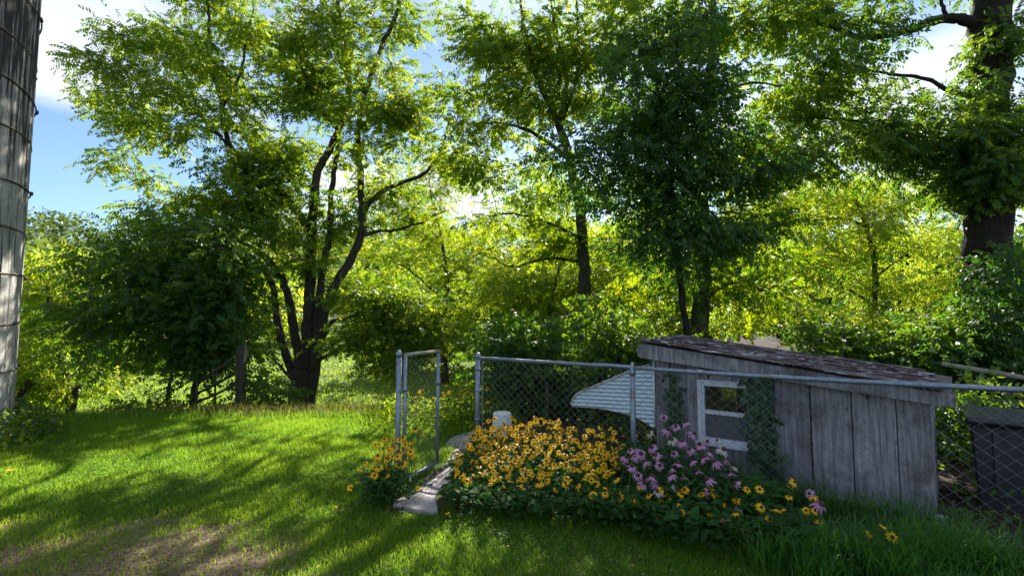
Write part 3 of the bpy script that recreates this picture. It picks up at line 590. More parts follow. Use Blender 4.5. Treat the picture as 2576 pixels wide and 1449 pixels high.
# trees on the rise behind, far enough to read as backdrop
def back_tree(x, y, h, w, label, group, tint, mat='bright_leaf', n=150):
    b = np.array([x, y, float(gz(x, y))])
    L = [([b - UP*.3, b + UP*h*.35, b + UP*h*.8], .16*h/8, .04)]
    B = [(b + np.array([rng.uniform(-.35, .35)*w, rng.uniform(-.3, .3)*w, h*f]), np.array([w*.55*q, w*.5*q, h*.16]), int(n/5)) for f, q in ((.25, .9), (.42, 1.0), (.58, 1.0), (.75, .85), (.9, .55))]
    make_tree('backdrop_tree', label, 'tree', b, L, B, 'coarse', mat, per=10, clr=.75, tint=tint, group=group, sides=6, scale=1.3)
LB = 'leafy backdrop tree in the dense wood behind the nearer trees'
for x, y, h, w, t in [(-9, 52, 8.5, 10, .5), (-2, 50, 11.5, 11, .5), (6, 52, 13, 12, .5), (14, 48, 13, 11, .45), (22, 52, 12.5, 11, .5), (29, 48, 13, 11, .45), (36, 52, 14.5, 12, .5), (43, 47, 15, 12, .45), (51, 50, 16.5, 13, .5), (58, 46, 17, 13, .45), (12, 60, 13, 12, .45), (40, 62, 18, 14, .45)]:
    back_tree(x, y, h, w, LB, 'wood behind the garden', t, 'walnut', 135)
LM = 'low shaded tree in the undergrowth belt behind the sunlit locusts'
for x, y, h, w, t in [(-3.5, 27, 4.6, 6, .4), (1.5, 26, 5.2, 6, .35), (6, 27, 5.6, 6.5, .4), (10.5, 26, 5.8, 6.5, .35), (15, 26, 6.2, 6.5, .35), (19.5, 25, 6.4, 7, .4), (24, 25, 6.8, 7, .35), (28, 24, 7.5, 7, .4)]:
    back_tree(x, y, h, w, LM, 'undergrowth belt behind the garden', t, 'dark_leaf', 90)
back_tree(-21.5, 26, 4.6, 5.0, 'sunlit rounded tree across the meadow next to the silo', None, .65)
back_tree(-27.5, 30, 6.0, 6, 'sunlit tree across the meadow hidden partly by the silo edge', None, .6)
back_tree(-19.5, 36, 5.2, 6.0, 'pale green tree across the meadow below the wooded hill', None, .6)

# wooded hill
def hill_woods():
    xs_, ys_ = [], []
    N = 420
    y = rng.uniform(64, 170, N); x = rng.uniform(-1.25, -0.1, N)*y*1.0
    ctr = np.stack([x, y, gz(x, y)], 1); h = rng.uniform(7, 14, N)
    per = 120
    O = np.repeat(ctr, per, 0); hh = np.repeat(h, per)
    d = norm(rng.normal(0, 1, (len(O), 3))); rr = rng.random(len(O))**.3
    O = O + d*rr[:, None]*np.stack([hh*.36, hh*.36, hh*.40], 1) + UP*(hh*.55)[:, None]
    tint = np.clip(np.repeat(rng.uniform(.0, 1.0, N), per) + rng.normal(0, .1, len(O)), 0, 1)
    s = rng.uniform(.3, .75, len(O)); n = norm(rng.normal(0, 1, (len(O), 3)) + UP*.5 + d*.5); a = norm(np.cross(n, rng.normal(0, 1, (len(O), 3)))); b = np.cross(n, a)
    V = np.stack([O - a*s[:, None], O - b*s[:, None]*.7, O + a*s[:, None], O + b*s[:, None]*.7], 1).reshape(-1, 3)
    o = world_put('hillside_woods', V, np.arange(len(V), dtype=np.int32).reshape(-1, 4), M['far_leaf'], None, np.repeat(tint, 4))
    setp(o, 'distant hazy green wooded hillside under the sky at left', 'woods', kind='stuff')
hill_woods()

# ------------------------------------------------------------------ silo
SR = 2.2; SCN = np.array([-7.40, 7.70]) + SR*np.array([-0.717, -0.697])
sb = np.array([SCN[0], SCN[1], 0.0]); silo = empty('silo', sb, 'tall weathered stave silo with iron hoops at the left edge', 'silo')
NS = 54; wa = 2*math.pi/NS; SH = 9.5
pb = PB(); hw = SR*math.sin(wa/2) - .004; ins = SR*math.cos(wa/2)
nzs = 12
prof = [(-hw, 0), (-hw*.86, .012), (hw*.86, .012), (hw, 0), (hw, -.08), (-hw, -.08)]
Vv = []; Ff = []
for k in range(nzs + 1):
    z = -.3 + (SH + .3)*k/nzs
    for a, d in prof: Vv.append((ins + d, a, z))
for k in range(nzs):
    for j in range(6): j2 = (j+1) % 6; Ff.append((k*6 + j, k*6 + j2, (k+1)*6 + j2, (k+1)*6 + j))
Ff += [tuple(range(5, -1, -1)), tuple(nzs*6 + j for j in range(6))]
sm = bpy.data.meshes.new('stave'); sm.from_pydata(Vv, [], Ff)
for i in range(NS):
    put('stave', sm, M['stave'], silo, (rng.normal(0, .003), rng.normal(0, .003), 0), (0, 0, wa*i + .02))
th = np.linspace(0, 2*math.pi, 73)
hoops = [.36, .98, 1.62, 2.27, 2.93, 3.58, 4.25, 4.9, 5.55, 6.2, 6.85, 7.5, 8.15, 8.8]
for z in hoops:
    rr = SR + .022 + .012*np.sin(th*3 + z*5)
    pts = np.stack([rr*np.cos(th), rr*np.sin(th), z + .03*np.sin(th*2 + z*3) + .012*np.sin(th*9 + z)], 1) + sb
    h_ = PB().tube(pts, .011, 6, cap=False).build('hoop', M['hoop'], silo, True)
    a = R(43) + .25*math.sin(z*7); c = np.array([math.cos(a), math.sin(a), 0]); tn = np.array([-c[1], c[0], 0])
    q = sb + c*(SR + .03) + UP*z
    PB().box(q - tn*.06 - UP*.02, tn*.12, c*.035, UP*.04).build('lug', M['hoop'], h_, bevel=.006)
pts_r = [(SR + .12, SH - .05), (SR + .12, SH), (1.2, SH + .8), (.1, SH + 1.1)]
V_, F_ = [], []
for r_, z_ in pts_r:
    for t_ in th[:-1]: V_.append(sb + np.array([r_*math.cos(t_), r_*math.sin(t_), z_]))
for k in range(3):
    for j in range(72): F_.append((k*72 + j, k*72 + (j+1) % 72, (k+1)*72 + (j+1) % 72, (k+1)*72 + j))
PB().add(V_, F_).build('roof', M['hoop'], silo, True)

# ------------------------------------------------------------------ path of flagstones
path = empty('path', (-.8, 5, 0), kind='structure')
path['label'] = 'uneven flagstone path leading from the lawn through the open gate'
def zoomed(L): return [(1050 + a/4.14, 1200 + b/4.14) for a, b in L]
def stone_slab(poly, z0, th_=.045):
    q = np.array([G(px, py, z0)[:2] for px, py in poly]); n = len(q)
    out = []
    for i in range(n):
        a, b = q[i], q[(i+1) % n]
        for t in (0, .33, .66): out.append(a + (b - a)*t + rng.normal(0, .006, 2)*(t > 0))
    out = np.array(out); m_ = len(out); c = out.mean(0)
    if np.sum(out[:, 0]*np.roll(out[:, 1], -1) - np.roll(out[:, 0], -1)*out[:, 1]) < 0: out = out[::-1]
    top = [(x, y, z0 + rng.normal(0, .003)) for x, y in c + (out - c)*.97]; mid = [(x, y, z0 - .012) for x, y in out]; bot = [(x, y, z0 - th_) for x, y in out]
    F = [tuple(range(m_))] + [(i, m_ + i, m_ + (i+1) % m_, (i+1) % m_) for i in range(m_)] + [(m_ + i, 2*m_ + i, 2*m_ + (i+1) % m_, m_ + (i+1) % m_) for i in range(m_)]
    PB().add(top + mid + bot, F).build('flagstone', M['stone'], path)
stone_slab(zoomed([(415, 1062), (560, 1050), (735, 1003), (935, 1032), (960, 1215), (860, 1225), (690, 1205), (420, 1140)]), .030)
stone_slab(zoomed([(700, 895), (800, 800), (965, 640), (1080, 632), (1180, 740), (1130, 880), (1000, 970), (930, 1012), (745, 985), (700, 960)]), .026)
stone_slab(zoomed([(985, 470), (1130, 330), (1390, 250), (1480, 300), (1400, 400), (1300, 470), (1160, 520)]), .022)
stone_slab(zoomed([(1110, 545), (1310, 500), (1420, 560), (1380, 660), (1190, 660), (1080, 605)]), .024)

# ------------------------------------------------------------------ chain-link fence
fb = S(SA, FD, 0); fence = empty('chain_link_fence', fb, 'galvanised chain-link fence running from the path past the shed to the right', 'fence')
def F3(s, z, d=0.0): return S(SA + s, FD + d, z)
s2, s3 = 2.27, 5.4; RZ = 1.15
def post(s, top, r, name='post'):
    p = PB().tube([F3(s, -.3), F3(s, top*.5), F3(s, top)], r, 12).build(name, M['galv'], fence, True)
    PB().tube([F3(s, top - .03), F3(s, top + .01), F3(s, top + .035), F3(s, top + .045)], [r*1.22, r*1.22, r*.8, r*.2], 12).build('cap', M['galv'], p, True)
    return p
pA = post(0, 1.18, .032); pB = post(s2, 1.10, .029); pC = post(s3, 1.18, .032)
for z in (1.0, .72, .35): PB().tube([F3(0, z - .014), F3(0, z + .014)], .038, 12).build('band', M['galv'], pA, True)
PB().tube([F3(s2, 1.08), F3(s2, 1.13), F3(s2, 1.19), F3(s2, 1.21)], [.034, .030, .016, .004], 10).build('loop_cap', M['galv'], pB, True)
rp = [F3(s, RZ + .012*math.sin(s*1.3) - (.01 if 0.6 < s < 1.8 else 0)) for s in np.linspace(.02, s2, 10)]
PB().tube(rp, .021, 10).build('top_rail', M['galv'], fence, True)
rp = [F3(s, RZ + .010*math.sin(s*1.1 + 1)) for s in np.linspace(s2, s3, 12)]
PB().tube(rp, .021, 10).build('top_rail', M['galv'], fence, True)
PB().box(F3(.085, .05, -.004), WV*.018, NV*.006, UP*1.08).build('tension_bar', M['wire'], fence)
def chain(fn, s0, s1, z0, z1, c=.056, h=.046, r=.0021, sag=0.0):
    V, F = [], []; kz = int((z1 - z0)/h); nb = 0
    for i in range(int((s1 - s0)/c)):
        ks = np.arange(kz + 1); s = s0 + (i + ((ks + i) % 2))*c; z = z0 + ks*h
        dd = np.where((ks + i) % 2 == 0, 1, -1)*.003
        wv = sag*np.sin(s*9 + z*4)*np.sin(z*7)
        pts = np.array([fn(a, b, e) for a, b, e in zip(s, z, dd + wv)])
        v, f = tube(pts, r, 4, cap=False); V.append(v); F.append(np.array(f) + nb); nb += len(v)
    return np.concatenate(V), np.concatenate(F)
for rail, a_, b_ in [(o_, *((.1, s2) if i_ == 0 else (s2, s3))) for i_, o_ in enumerate([c for c in fence.children if c.name.startswith('top_rail')])]:
    for st_ in np.arange(a_ + .25, b_ - .1, .42):
        zt_ = RZ - .004; th_ = np.linspace(-.6, 2*math.pi - 1.2, 12)
        PB().tube([F3(st_ + .004*k_, zt_ + .028*math.sin(t_) - .006, .028*math.cos(t_)) for k_, t_ in enumerate(th_)], .0022, 4).build('tie_wire', M['wire'], rail, True)
V, F = chain(F3, .09, s3 - .03, .03, 1.14); o = world_put('wire_mesh', V, F, M['wire'], fence, smooth=True); o['kind'] = 'stuff'

# gate and its post
gA = np.array([-1.054, 5.10, 0]); gB = np.array([-.82, 5.73, 0]); gd = norm(gB - gA); gn = np.array([-gd[1], gd[0], 0]); gw = float(np.linalg.norm(gB - gA))
gp = empty('gate_post', (-1.113, 5.08, 0), 'galvanised steel gate post standing in the small yellow flower clump', 'post')
PB().tube([(-1.113, 5.08, -.3), (-1.113, 5.08, .6), (-1.113, 5.08, 1.31)], .026, 12).build('pole', M['galv'], gp, True)
PB().tube([(-1.113, 5.08, 1.28), (-1.113, 5.08, 1.325), (-1.113, 5.08, 1.35)], [.031, .031, .008], 12).build('cap', M['galv'], gp, True)
gate = empty('gate', gA, 'narrow open chain-link gate with a rusty top rail beside the path', 'gate')
def G3(s, z, e=0.0): return gA + gd*s + gn*e + UP*z
for s in (0, gw): PB().tube([G3(s, .09), G3(s, .7), G3(s, 1.30)], .018, 10).build('upright', M['galv'], gate, True)
PB().tube([G3(-.01, 1.30), G3(gw + .01, 1.305)], .018, 10).build('top_rail', M['pole_wood'], gate, True)
PB().tube([G3(-.01, .09), G3(gw + .01, .095)], .020, 10).build('bottom_rail', M['galv'], gate, True)
for z in (.96, .35):
    h_ = PB().tube([G3(0, z - .02), G3(0, z + .02)], .025, 10).build('hinge', M['galv'], gate, True)
    PB().box(G3(-.075, z - .012), gd*.08, gn*.012, UP*.024).build('hinge_strap', M['galv'], h_)
PB().tube([G3(gw, .93), G3(gw, .99)], .026, 10).build('latch', M['galv'], gate, True)
V, F = chain(lambda s, z, e: G3(s, z, e), .02, gw - .0, .10, 1.27, c=.048, h=.036, r=.0017, sag=.012); o = world_put('wire_mesh', V, F, M['wire'], gate, smooth=True); o['kind'] = 'stuff'
stk = F3(.33, 0, 1.1); PB().tube([stk - UP*.2, stk + UP*.75], .018, 8).build('stake', M['post_wood'])
setp(bpy.data.objects['stake'], 'thin dark stake standing between end post and white bucket', 'stake')

# ------------------------------------------------------------------ shed
shed = empty('shed', S(0, 0, 0), 'small weathered grey board shed with a low sloping roof behind the fence', 'shed')
LEN = 2.42; DEP = 1.1
def rtop(s): return 1.40 - .128*(s + .12)          # top of the roof boards
def wtop(s): return rtop(s) - .05
seam = [onplane(px, 1100)[0] for px in (1912, 1963, 2010, 2052, 2075, 2142, 2200, 2265, 2370, 2490, 2620)] + [LEN]
seam[0] = 0.0
WZ0, WZ1 = .40, .985
def board(s0, s1, z0, z1a, z1b, d=0.0, th_=.022, name='board', mat='board', par=None, lean=0.0):
    g_ = rng.uniform(.003, .007); a, b = s0 + g_, s1 - g_; j = rng.normal(0, .003)
    q = [S(a, d + j, z0), S(b, d + j, z0), S(b + lean, d + j, z1b), S(a + lean, d + j, z1a)]
    q2 = [p + NV*th_ for p in q]
    return PB().add(q + q2, [(0,1,2,3), (7,6,5,4), (0,4,5,1), (1,5,6,2), (2,6,7,3), (3,7,4,0)]).build(name, M[mat], par or shed, bevel=.003)
for i in range(len(seam) - 1):
    a, b = seam[i], seam[i+1]
    if 3 <= i <= 5:
        board(a, b, WZ1, wtop(a), wtop(b)); board(a, b, .02, WZ0, WZ0)
    else: board(a, b, .02 + rng.uniform(0, .03), wtop(a), wtop(b))
ws0, ws1 = seam[3], seam[6]
# back wall with its opening, end walls, floor
oa = [onplane(px, 1155, DEP)[0] for px in (2072, 2156)]; oz = (onplane(2115, 1172, DEP)[1], onplane(2115, 1137, DEP)[1])
bs = [0.02, .35, oa[0], oa[1], oa[1] + .33, oa[1] + .66, 2.0, LEN - .02]
for a, b in zip(bs[:-1], bs[1:]):
    if abs(a - oa[0]) < 1e-6:
        board(a, b, .02, oz[0], oz[0], DEP, mat='inside'); board(a, b, oz[1], wtop(a), wtop(b), DEP, mat='inside')
    else: board(a, b, .02, wtop(a), wtop(b), DEP, mat='inside')
for s in (.004, LEN - .026):
    e = np.linspace(.03, DEP - .005, 5)
    for a, b in zip(e[:-1], e[1:]):
        PB().box(S(s, a + .003, .02), WV*.022, NV*(b - a - .006), UP*(wtop(s) - .03)).build('end_board', M['board'], shed, bevel=.003)
PB().box(S(.03, .03, .03), WV*(LEN - .06), NV*(DEP - .04), UP*.03).build('floor', M['inside'], shed)
PB().box(S(LEN - .03, -.03, -.15), WV*.1, NV*.1, UP*.2).build('corner_block', M['trim'], shed, bevel=.01)
# roof: deck, rafters at the front, fascia, roofing courses
roof = PB().add([S(-.10, -.10, rtop(-.10) - .03), S(LEN + .14, -.10, rtop(LEN + .14) - .03), S(LEN + .14, DEP + .12, rtop(LEN + .14) + .005), S(-.10, DEP + .12, rtop(-.10) + .005),
   S(-.10, -.10, rtop(-.10) - .008), S(LEN + .14, -.10, rtop(LEN + .14) - .008), S(LEN + .14, DEP + .12, rtop(LEN + .14) + .027), S(-.10, DEP + .12, rtop(-.10) + .027)],
   [(0,3,2,1),(4,5,6,7),(0,1,5,4),(1,2,6,5),(2,3,7,6),(3,0,4,7)]).build('roof', M['inside'], shed)
fz = lambda s: rtop(s) - .012
fa, fb_ = -.13, LEN + .16
q = [S(fa, -.125, fz(fa) - .165), S(fb_, -.125, fz(fb_) - .105), S(fb_, -.125, fz(fb_)), S(fa, -.125, fz(fa))]; q2 = [p + NV*.022 for p in q]
PB().add(q + q2, [(0,1,2,3), (7,6,5,4), (0,4,5,1), (1,5,6,2), (2,6,7,3), (3,7,4,0)]).build('fascia', M['board'], shed, bevel=.004)
PB().box(S(fa - .022, -.12, fz(fa) - .15), WV*.02, NV*(DEP + .26), UP*.13).build('end_fascia', M['board'], shed, bevel=.004)
def course(j, d0, d1, s0, s1):
    n = 14; ss = np.linspace(s0, s1, n)
    lift = .012 + .010*j*.0 + rng.uniform(.0, .012)
    def zt(s, d): return rtop(s) + .028*(d + .1) + lift
    fe = d0 + rng.normal(0, .007, n); be = d1 + rng.normal(0, .007, n)
    w = .006*np.sin(ss*5 + j*2) + rng.normal(0, .003, n)
    V = [S(s, f, zt(s, f) + .010 + max(0, k)) for s, f, k in zip(ss, fe, w)] + [S(s, b, zt(s, b) - .004) for s, b in zip(ss, be)] + \
        [S(s, f + .001, zt(s, f) - .006 + max(0, k)) for s, f, k in zip(ss, fe, w)] + [S(s, b, zt(s, b) - .012) for s, b in zip(ss, be)]
    F = []
    for i in range(n - 1):
        F += [(i, i+1, n+i+1, n+i), (2*n+i, i+0, i, 2*n+i)[:0] or (2*n+i, 2*n+i+1, i+1, i), (3*n+i+1, 3*n+i, n+i, n+i+1), (2*n+i+1, 2*n+i, 3*n+i, 3*n+i+1)]
    F += [(0, n, 3*n, 2*n), (n-1, 3*n-1, 4*n-1, 2*n-1)]
    PB().add(V, F).build('roofing_strip', M['roofing'], roof)
edges = np.linspace(-.15, DEP + .14, 9)
for j in range(8):
    cuts = [-.16 + rng.uniform(-.03, .03)] + sorted(rng.uniform(.3, 2.1, 2)) + [LEN + .12 - .02*j + rng.uniform(-.05, .03)]
    for a, b in zip(cuts[:-1], cuts[1:]): course(j, edges[j] - .02, edges[j+1] + .02, a + .004, b - .004)
# window
win = empty('window', tuple(S(ws0, 0, WZ0) - np.array(shed.location))); win.parent = shed
def wpiece(name, s0, s1, z0, z1, d0, d1, mat):
    base = S(ws0, 0, WZ0); pbx = PB().box(S(s0, d0, z0) - base, WV*(s1 - s0), NV*(d1 - d0), UP*(z1 - z0))
    me = bpy.data.meshes.new(name); me.from_pydata(pbx.v, [], pbx.f)
    return put(name, me, M[mat], win)
fw = .045; A_, B_ = ws0 - .03, ws1 + .03
wpiece('casing', A_, A_ + fw, WZ0 - .03, WZ1 + .03, -.026, -.004, 'paint'); wpiece('casing', B_ - fw, B_, WZ0 - .03, WZ1 + .03, -.026, -.004, 'paint')
wpiece('casing', A_ + fw + .001, B_ - fw - .001, WZ1 - .03, WZ1 + .03, -.025, -.004, 'paint'); wpiece('sill', A_ - .02, B_ + .02, WZ0 - .055, WZ0 - .031, -.055, -.004, 'paint')
wpiece('casing', A_ + fw + .001, B_ - fw - .001, WZ0 - .03, WZ0 + .025, -.025, -.004, 'paint')
i0, i1 = A_ + fw, B_ - fw; zm = WZ0 + .285
wpiece('sash_stile', i0 + .001, i0 + .025, WZ0 + .026, WZ1 - .031, -.014, .012, 'paint'); wpiece('sash_stile', i1 - .025, i1 - .001, WZ0 + .026, WZ1 - .031, -.014, .012, 'paint')
wpiece('meeting_rail', i0 + .026, i1 - .026, zm - .02, zm + .02, -.016, .014, 'paint')
wpiece('pane', i0 + .024, i1 - .024, zm + .019, WZ1 - .03, .002, .005, 'glass')
wpiece('insect_screen', i0 + .024, i1 - .024, WZ0 + .024, zm - .019, -.002, .000, 'screen')

# awning on the shed's end
aw = empty('awning', S(-.02, .0, .45), 'curved white aluminium awning over the shed end with ribbed side panel', 'awning')
def A4(x, y): s, z = onplane(1350 + x/4.262, 1000 + y/4.262, 0.01); return -s, z
top = [A4(2368, 300), A4(2090, 395), A4(1800, 520), A4(1500, 645), A4(1440, 690), A4(1405, 745), A4(1388, 800)]
bot = [A4(2412, 1075), A4(2260, 980), A4(2090, 908), A4(1850, 852), A4(1650, 825), A4(1490, 815), A4(1388, 806)]
ta = np.array(sorted(top)); ba = np.array(sorted(bot))
ztop = lambda a: np.interp(a, ta[:, 0], ta[:, 1]); zbot = lambda a: np.interp(a, ba[:, 0], ba[:, 1])
amax = max(ta[-1, 0], ba[-1, 0]); aa = np.linspace(.005, amax - .01, 60)
zlo, zhi = ba[:, 1].min(), ta[:, 1].max(); NSL = 15; hs = (zhi - zlo)/NSL
slope = .10                                            # the ribs fall a little towards the tip
for k in range(-2, NSL + 1):
    V, F = [], []; pr = [(0, .014), (.12, -.006), (.35, -.022), (.6, -.020), (.85, -.004), (1.0, .014)]; nn = len(pr)
    cols = []
    for a in aa:
        lo = zlo + k*hs + slope*(0) + .02 + (-slope*a*.0); lo = lo + (amax - a)*0 - slope*a*0 + k*0
        z0 = lo + slope*(0.5 - a)*.5; z1 = z0 + hs
        c0, c1 = max(z0, zbot(a)), min(z1, ztop(a))
        if c1 - c0 > .004: cols.append((a, c0, c1, z0))
    if len(cols) < 3: continue
    for a, c0, c1, z0 in cols:
        for t, d in pr:
            z = c0 + (c1 - c0)*t; tt_ = (z - z0)/hs; dd = np.interp(tt_, [x[0] for x in pr], [x[1] for x in pr]); V.append(S(-a, dd + .01, z))
    m_ = len(V)
    for i in range(len(cols) - 1):
        for j in range(nn - 1): F.append((i*nn + j, i*nn + j + 1, (i+1)*nn + j + 1, (i+1)*nn + j))
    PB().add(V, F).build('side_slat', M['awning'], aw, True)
edge = [S(-a, -.01, z + .012) for a, z in top]; PB().tube(spline(edge, 4), .013, 8).build('edge_trim', M['trim'], aw, True)
edge = [S(-a, .0, z) for a, z in bot]; PB().tube(spline(edge, 4), .007, 6).build('bottom_trim', M['trim'], aw, True)
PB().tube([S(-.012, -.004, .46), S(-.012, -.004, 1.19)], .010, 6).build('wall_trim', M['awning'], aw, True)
# the awning's sheet, running back along the end wall in ribs, with the far side panel
tp = spline([S(-a, 0, z + .004) for a, z in top], 4); NR = 8
for k in range(NR):
    d0, d1 = .012 + .95*k/NR, .012 + .95*(k + 1)/NR - .006
    V = [p + NV*d0 for p in tp] + [p + NV*(d0 + .02) + UP*.012 for p in tp] + [p + NV*(d1 - .02) + UP*.012 for p in tp] + [p + NV*d1 for p in tp]
    n = len(tp); F = [(r*n + i, r*n + i + 1, (r+1)*n + i + 1, (r+1)*n + i) for r in range(3) for i in range(n - 1)]
    PB().add(V, F).build('top_panel', M['trim'], aw)
PB().tube([S(-.98, .03, .55), S(-.95, .05, .85)], .012, 6).build('bracket', M['hoop'], aw, True)
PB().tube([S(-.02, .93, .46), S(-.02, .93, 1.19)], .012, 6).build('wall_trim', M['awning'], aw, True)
# leaf litter lying on it
N = 240; ai = rng.uniform(.05, .95, N); di = rng.uniform(.0, .9, N); O = np.array([S(-a, d, float(ztop(a)) + .022) for a, d in zip(ai, di)])
D = norm(rng.normal(0, 1, (N, 3))*np.array([1, 1, .3])); T_ = [np.array([[[0, 0, 0], [.03, .018, .01], [.075, 0, 0], [.03, -.018, .012]]])]
V, F, tt = place(T_, O, D, UP + rng.normal(0, .4, (N, 3)), rng.uniform(.5, 1.2, N), rng.uniform(0, 1, N))
o = world_put('leaf_litter', V, F, M['dead_leaf'], None, tt); setp(o, 'dry leaf litter lying on the white awning', 'leaf litter', kind='stuff')

# ------------------------------------------------------------------ ivy on the shed front
def ivy(label, paths, n, spread, smin, smax):
    root = empty('ivy', S(paths[0][0][0], -.02, 0), label, 'ivy'); pb = PB(); O = []
    for p in paths:
        q = spline(p, 6); pts = np.array([S(s, -.012 + rng.normal(0, .002), z) for s, z in q]); pb.tube(pts, .004, 5)
    pb.build('stem', M['bark'], root, True)
    D, Nn = [], []
    for i in range(n):
        p = spline(paths[rng.integers(len(paths))], 6); j = rng.integers(len(p)); s, z = p[j] + rng.normal(0, 1, 2)*spread
        z = max(.03, z); O.append(S(s, -.035 - abs(rng.normal(0, .03)), z)); D.append(WV*rng.normal(0, .6) - UP*.9 - NV*.25); Nn.append(-NV + rng.normal(0, .35, 3) + UP*.25)
    T_ = [np.array([[[0, 0, 0], [.006, .030, 0], [.045, .024, -.004], [.034, 0, .004]], [[0, 0, 0], [.034, 0, .004], [.045, -.024, -.004], [.006, -.030, 0]], [[.034, 0, .004], [.045, .024, -.004], [.07, 0, -.006], [.045, -.024, -.004]]])]
    V, F, tt = place(T_, np.array(O), np.array(D), np.array(Nn), rng.uniform(smin, smax, n), rng.uniform(0, 1, n)**1.5)
    o = world_put('leaves', V, F, M['ivy_leaf'], root, tt); o['kind'] = 'stuff'
sI = onplane(2228, 1200)[0]
ivy('thick dark ivy climbing the shed front over the right side of the window', [[(sI + .10, .0), (sI + .08, .35), (sI, .7), (sI + .05, 1.0), (sI + .02, 1.12)], [(sI - .0, .25), (sI - .04, .6), (sI - .05, .9), (sI - .08, 1.12)], [(sI + .12, .1), (sI + .09, .5), (sI + .06, .9)]], 520, (.038, .07), .7, 1.35)
sJ = onplane(1985, 1200)[0]
ivy('thin dark ivy strand on the boards left of the window', [[(sJ, .05), (sJ - .03, .4), (sJ + .02, .75), (sJ - .02, 1.0)]], 190, (.045, .05), .6, 1.0)

# ------------------------------------------------------------------ bucket, bin, poles
bq = np.array([-.14, 7.35, 0]); bk = empty('bucket', bq, 'upturned white plastic bucket behind the end of the fence', 'bucket')
zs = [0, .03, .031, .05, .051, .30, .345, .36, .36]; rs = [.152, .152, .158, .158, .148, .130, .128, .120, .0]
n = 28; V, F = [], []
for z, r in zip(zs, rs):
    for j in range(n): V.append(bq + np.array([r*math.cos(2*math.pi*j/n), r*math.sin(2*math.pi*j/n), z]))
for k in range(len(zs) - 1):
    for j in range(n): F.append((k*n + j, k*n + (j+1) % n, (k+1)*n + (j+1) % n, (k+1)*n + j))
PB().add(V, F).build('body', M['bucket'], bk)
PB().tube([bq + np.array([.16*math.cos(t), .16*math.sin(t)*.95, .06 + .1*math.sin((t - math.pi))]) for t in np.linspace(math.pi, 2*math.pi, 14)], .003, 5).build('handle', M['wire'], bk, True)

bn = empty('bin', S(2.66, .62, 0), 'large black plastic storage bin behind the fence at the right', 'bin')
def taper(name, s0, s1, d0, d1, z0, z1, ins_, mat, bev):
    q = [S(s0 + ins_, d0 + ins_, z0), S(s1 - ins_, d0 + ins_, z0), S(s1 - ins_, d1 - ins_, z0), S(s0 + ins_, d1 - ins_, z0), S(s0, d0, z1), S(s1, d0, z1), S(s1, d1, z1), S(s0, d1, z1)]
    return PB().add(q, [(0,3,2,1),(4,5,6,7),(0,1,5,4),(1,2,6,5),(2,3,7,6),(3,0,4,7)]).build(name, M[mat], bn, bevel=bev)
taper('body', 2.66, 4.0, .62, 1.5, -.02, .72, .03, 'bin', .02); taper('lid', 2.63, 4.03, .59, 1.53, .721, .785, -.0, 'bin', .025)
for k in range(5): PB().box(S(2.80 + k*.25, .612 + .0, .12), WV*.05, NV*.03, UP*.55).build('rib', M['bin'], bn, bevel=.008)

pl = [np.array([5.45, 6.55, 1.10]), np.array([6.2, 6.0, .93]), np.array([7.4, 5.3, .55]), np.array([8.7, 4.6, float(gz(8.7, 4.6)) + .03])]
o = PB().tube(spline(pl, 5), [.03]*16, 8).build('fallen_pole', M['pole_wood'], None, True); setp(o, 'pale bare fallen pole leaning in the brush above the black bin', 'pole')

wp = foot(602, 1045, 10.4); wpo = empty('wooden_post', wp, 'thick old mossy wooden gate post at the far edge of the lawn', 'post')
h = 1.42; V, F = [], []
for z, sc in ((-.2, 1.12), (0, 1.08), (.4, 1.0), (.9, .97), (h - .03, .93), (h, .82)):
    for a, b in ((-.075, -.07), (.0, -.085), (.08, -.06), (.08, .07), (-.0, .08), (-.075, .07)): V.append(wp + np.array([a*sc + .012*math.sin(z*9 + a*30), b*sc, z + (.03*a/.1 if z == h else 0)]))
for k in range(5):
    for j in range(6): F.append((k*6 + j, k*6 + (j+1) % 6, (k+1)*6 + (j+1) % 6, (k+1)*6 + j))
F.append(tuple(30 + j for j in range(6))); PB().add(V, F).build('shaft', M['post_wood'], wpo)
og = empty('rail_gate', foot(490, 1050, 10.6), 'broken dark wooden rail gate hanging askew left of the old post', 'rail gate')
for (u0, v0), (u1, v1), r in [((488, 966), (590, 900), .028), ((486, 994), (590, 940), .026), ((490, 1014), (590, 968), .026)]:
    PB().tube([P(u0, v0, 10.75), P((u0+u1)/2, (v0+v1)/2 + 2, 10.65), P(u1, v1, 10.5)], r, 6).build('rail', M['post_wood'], og, True)
for u, v0, v1 in ((494, 1045, 955), (540, 1040, 925)): PB().tube([P(u, v0, 10.72), P(u + 2, v1, 10.68)], .022, 6).build('upright', M['post_wood'], og, True)

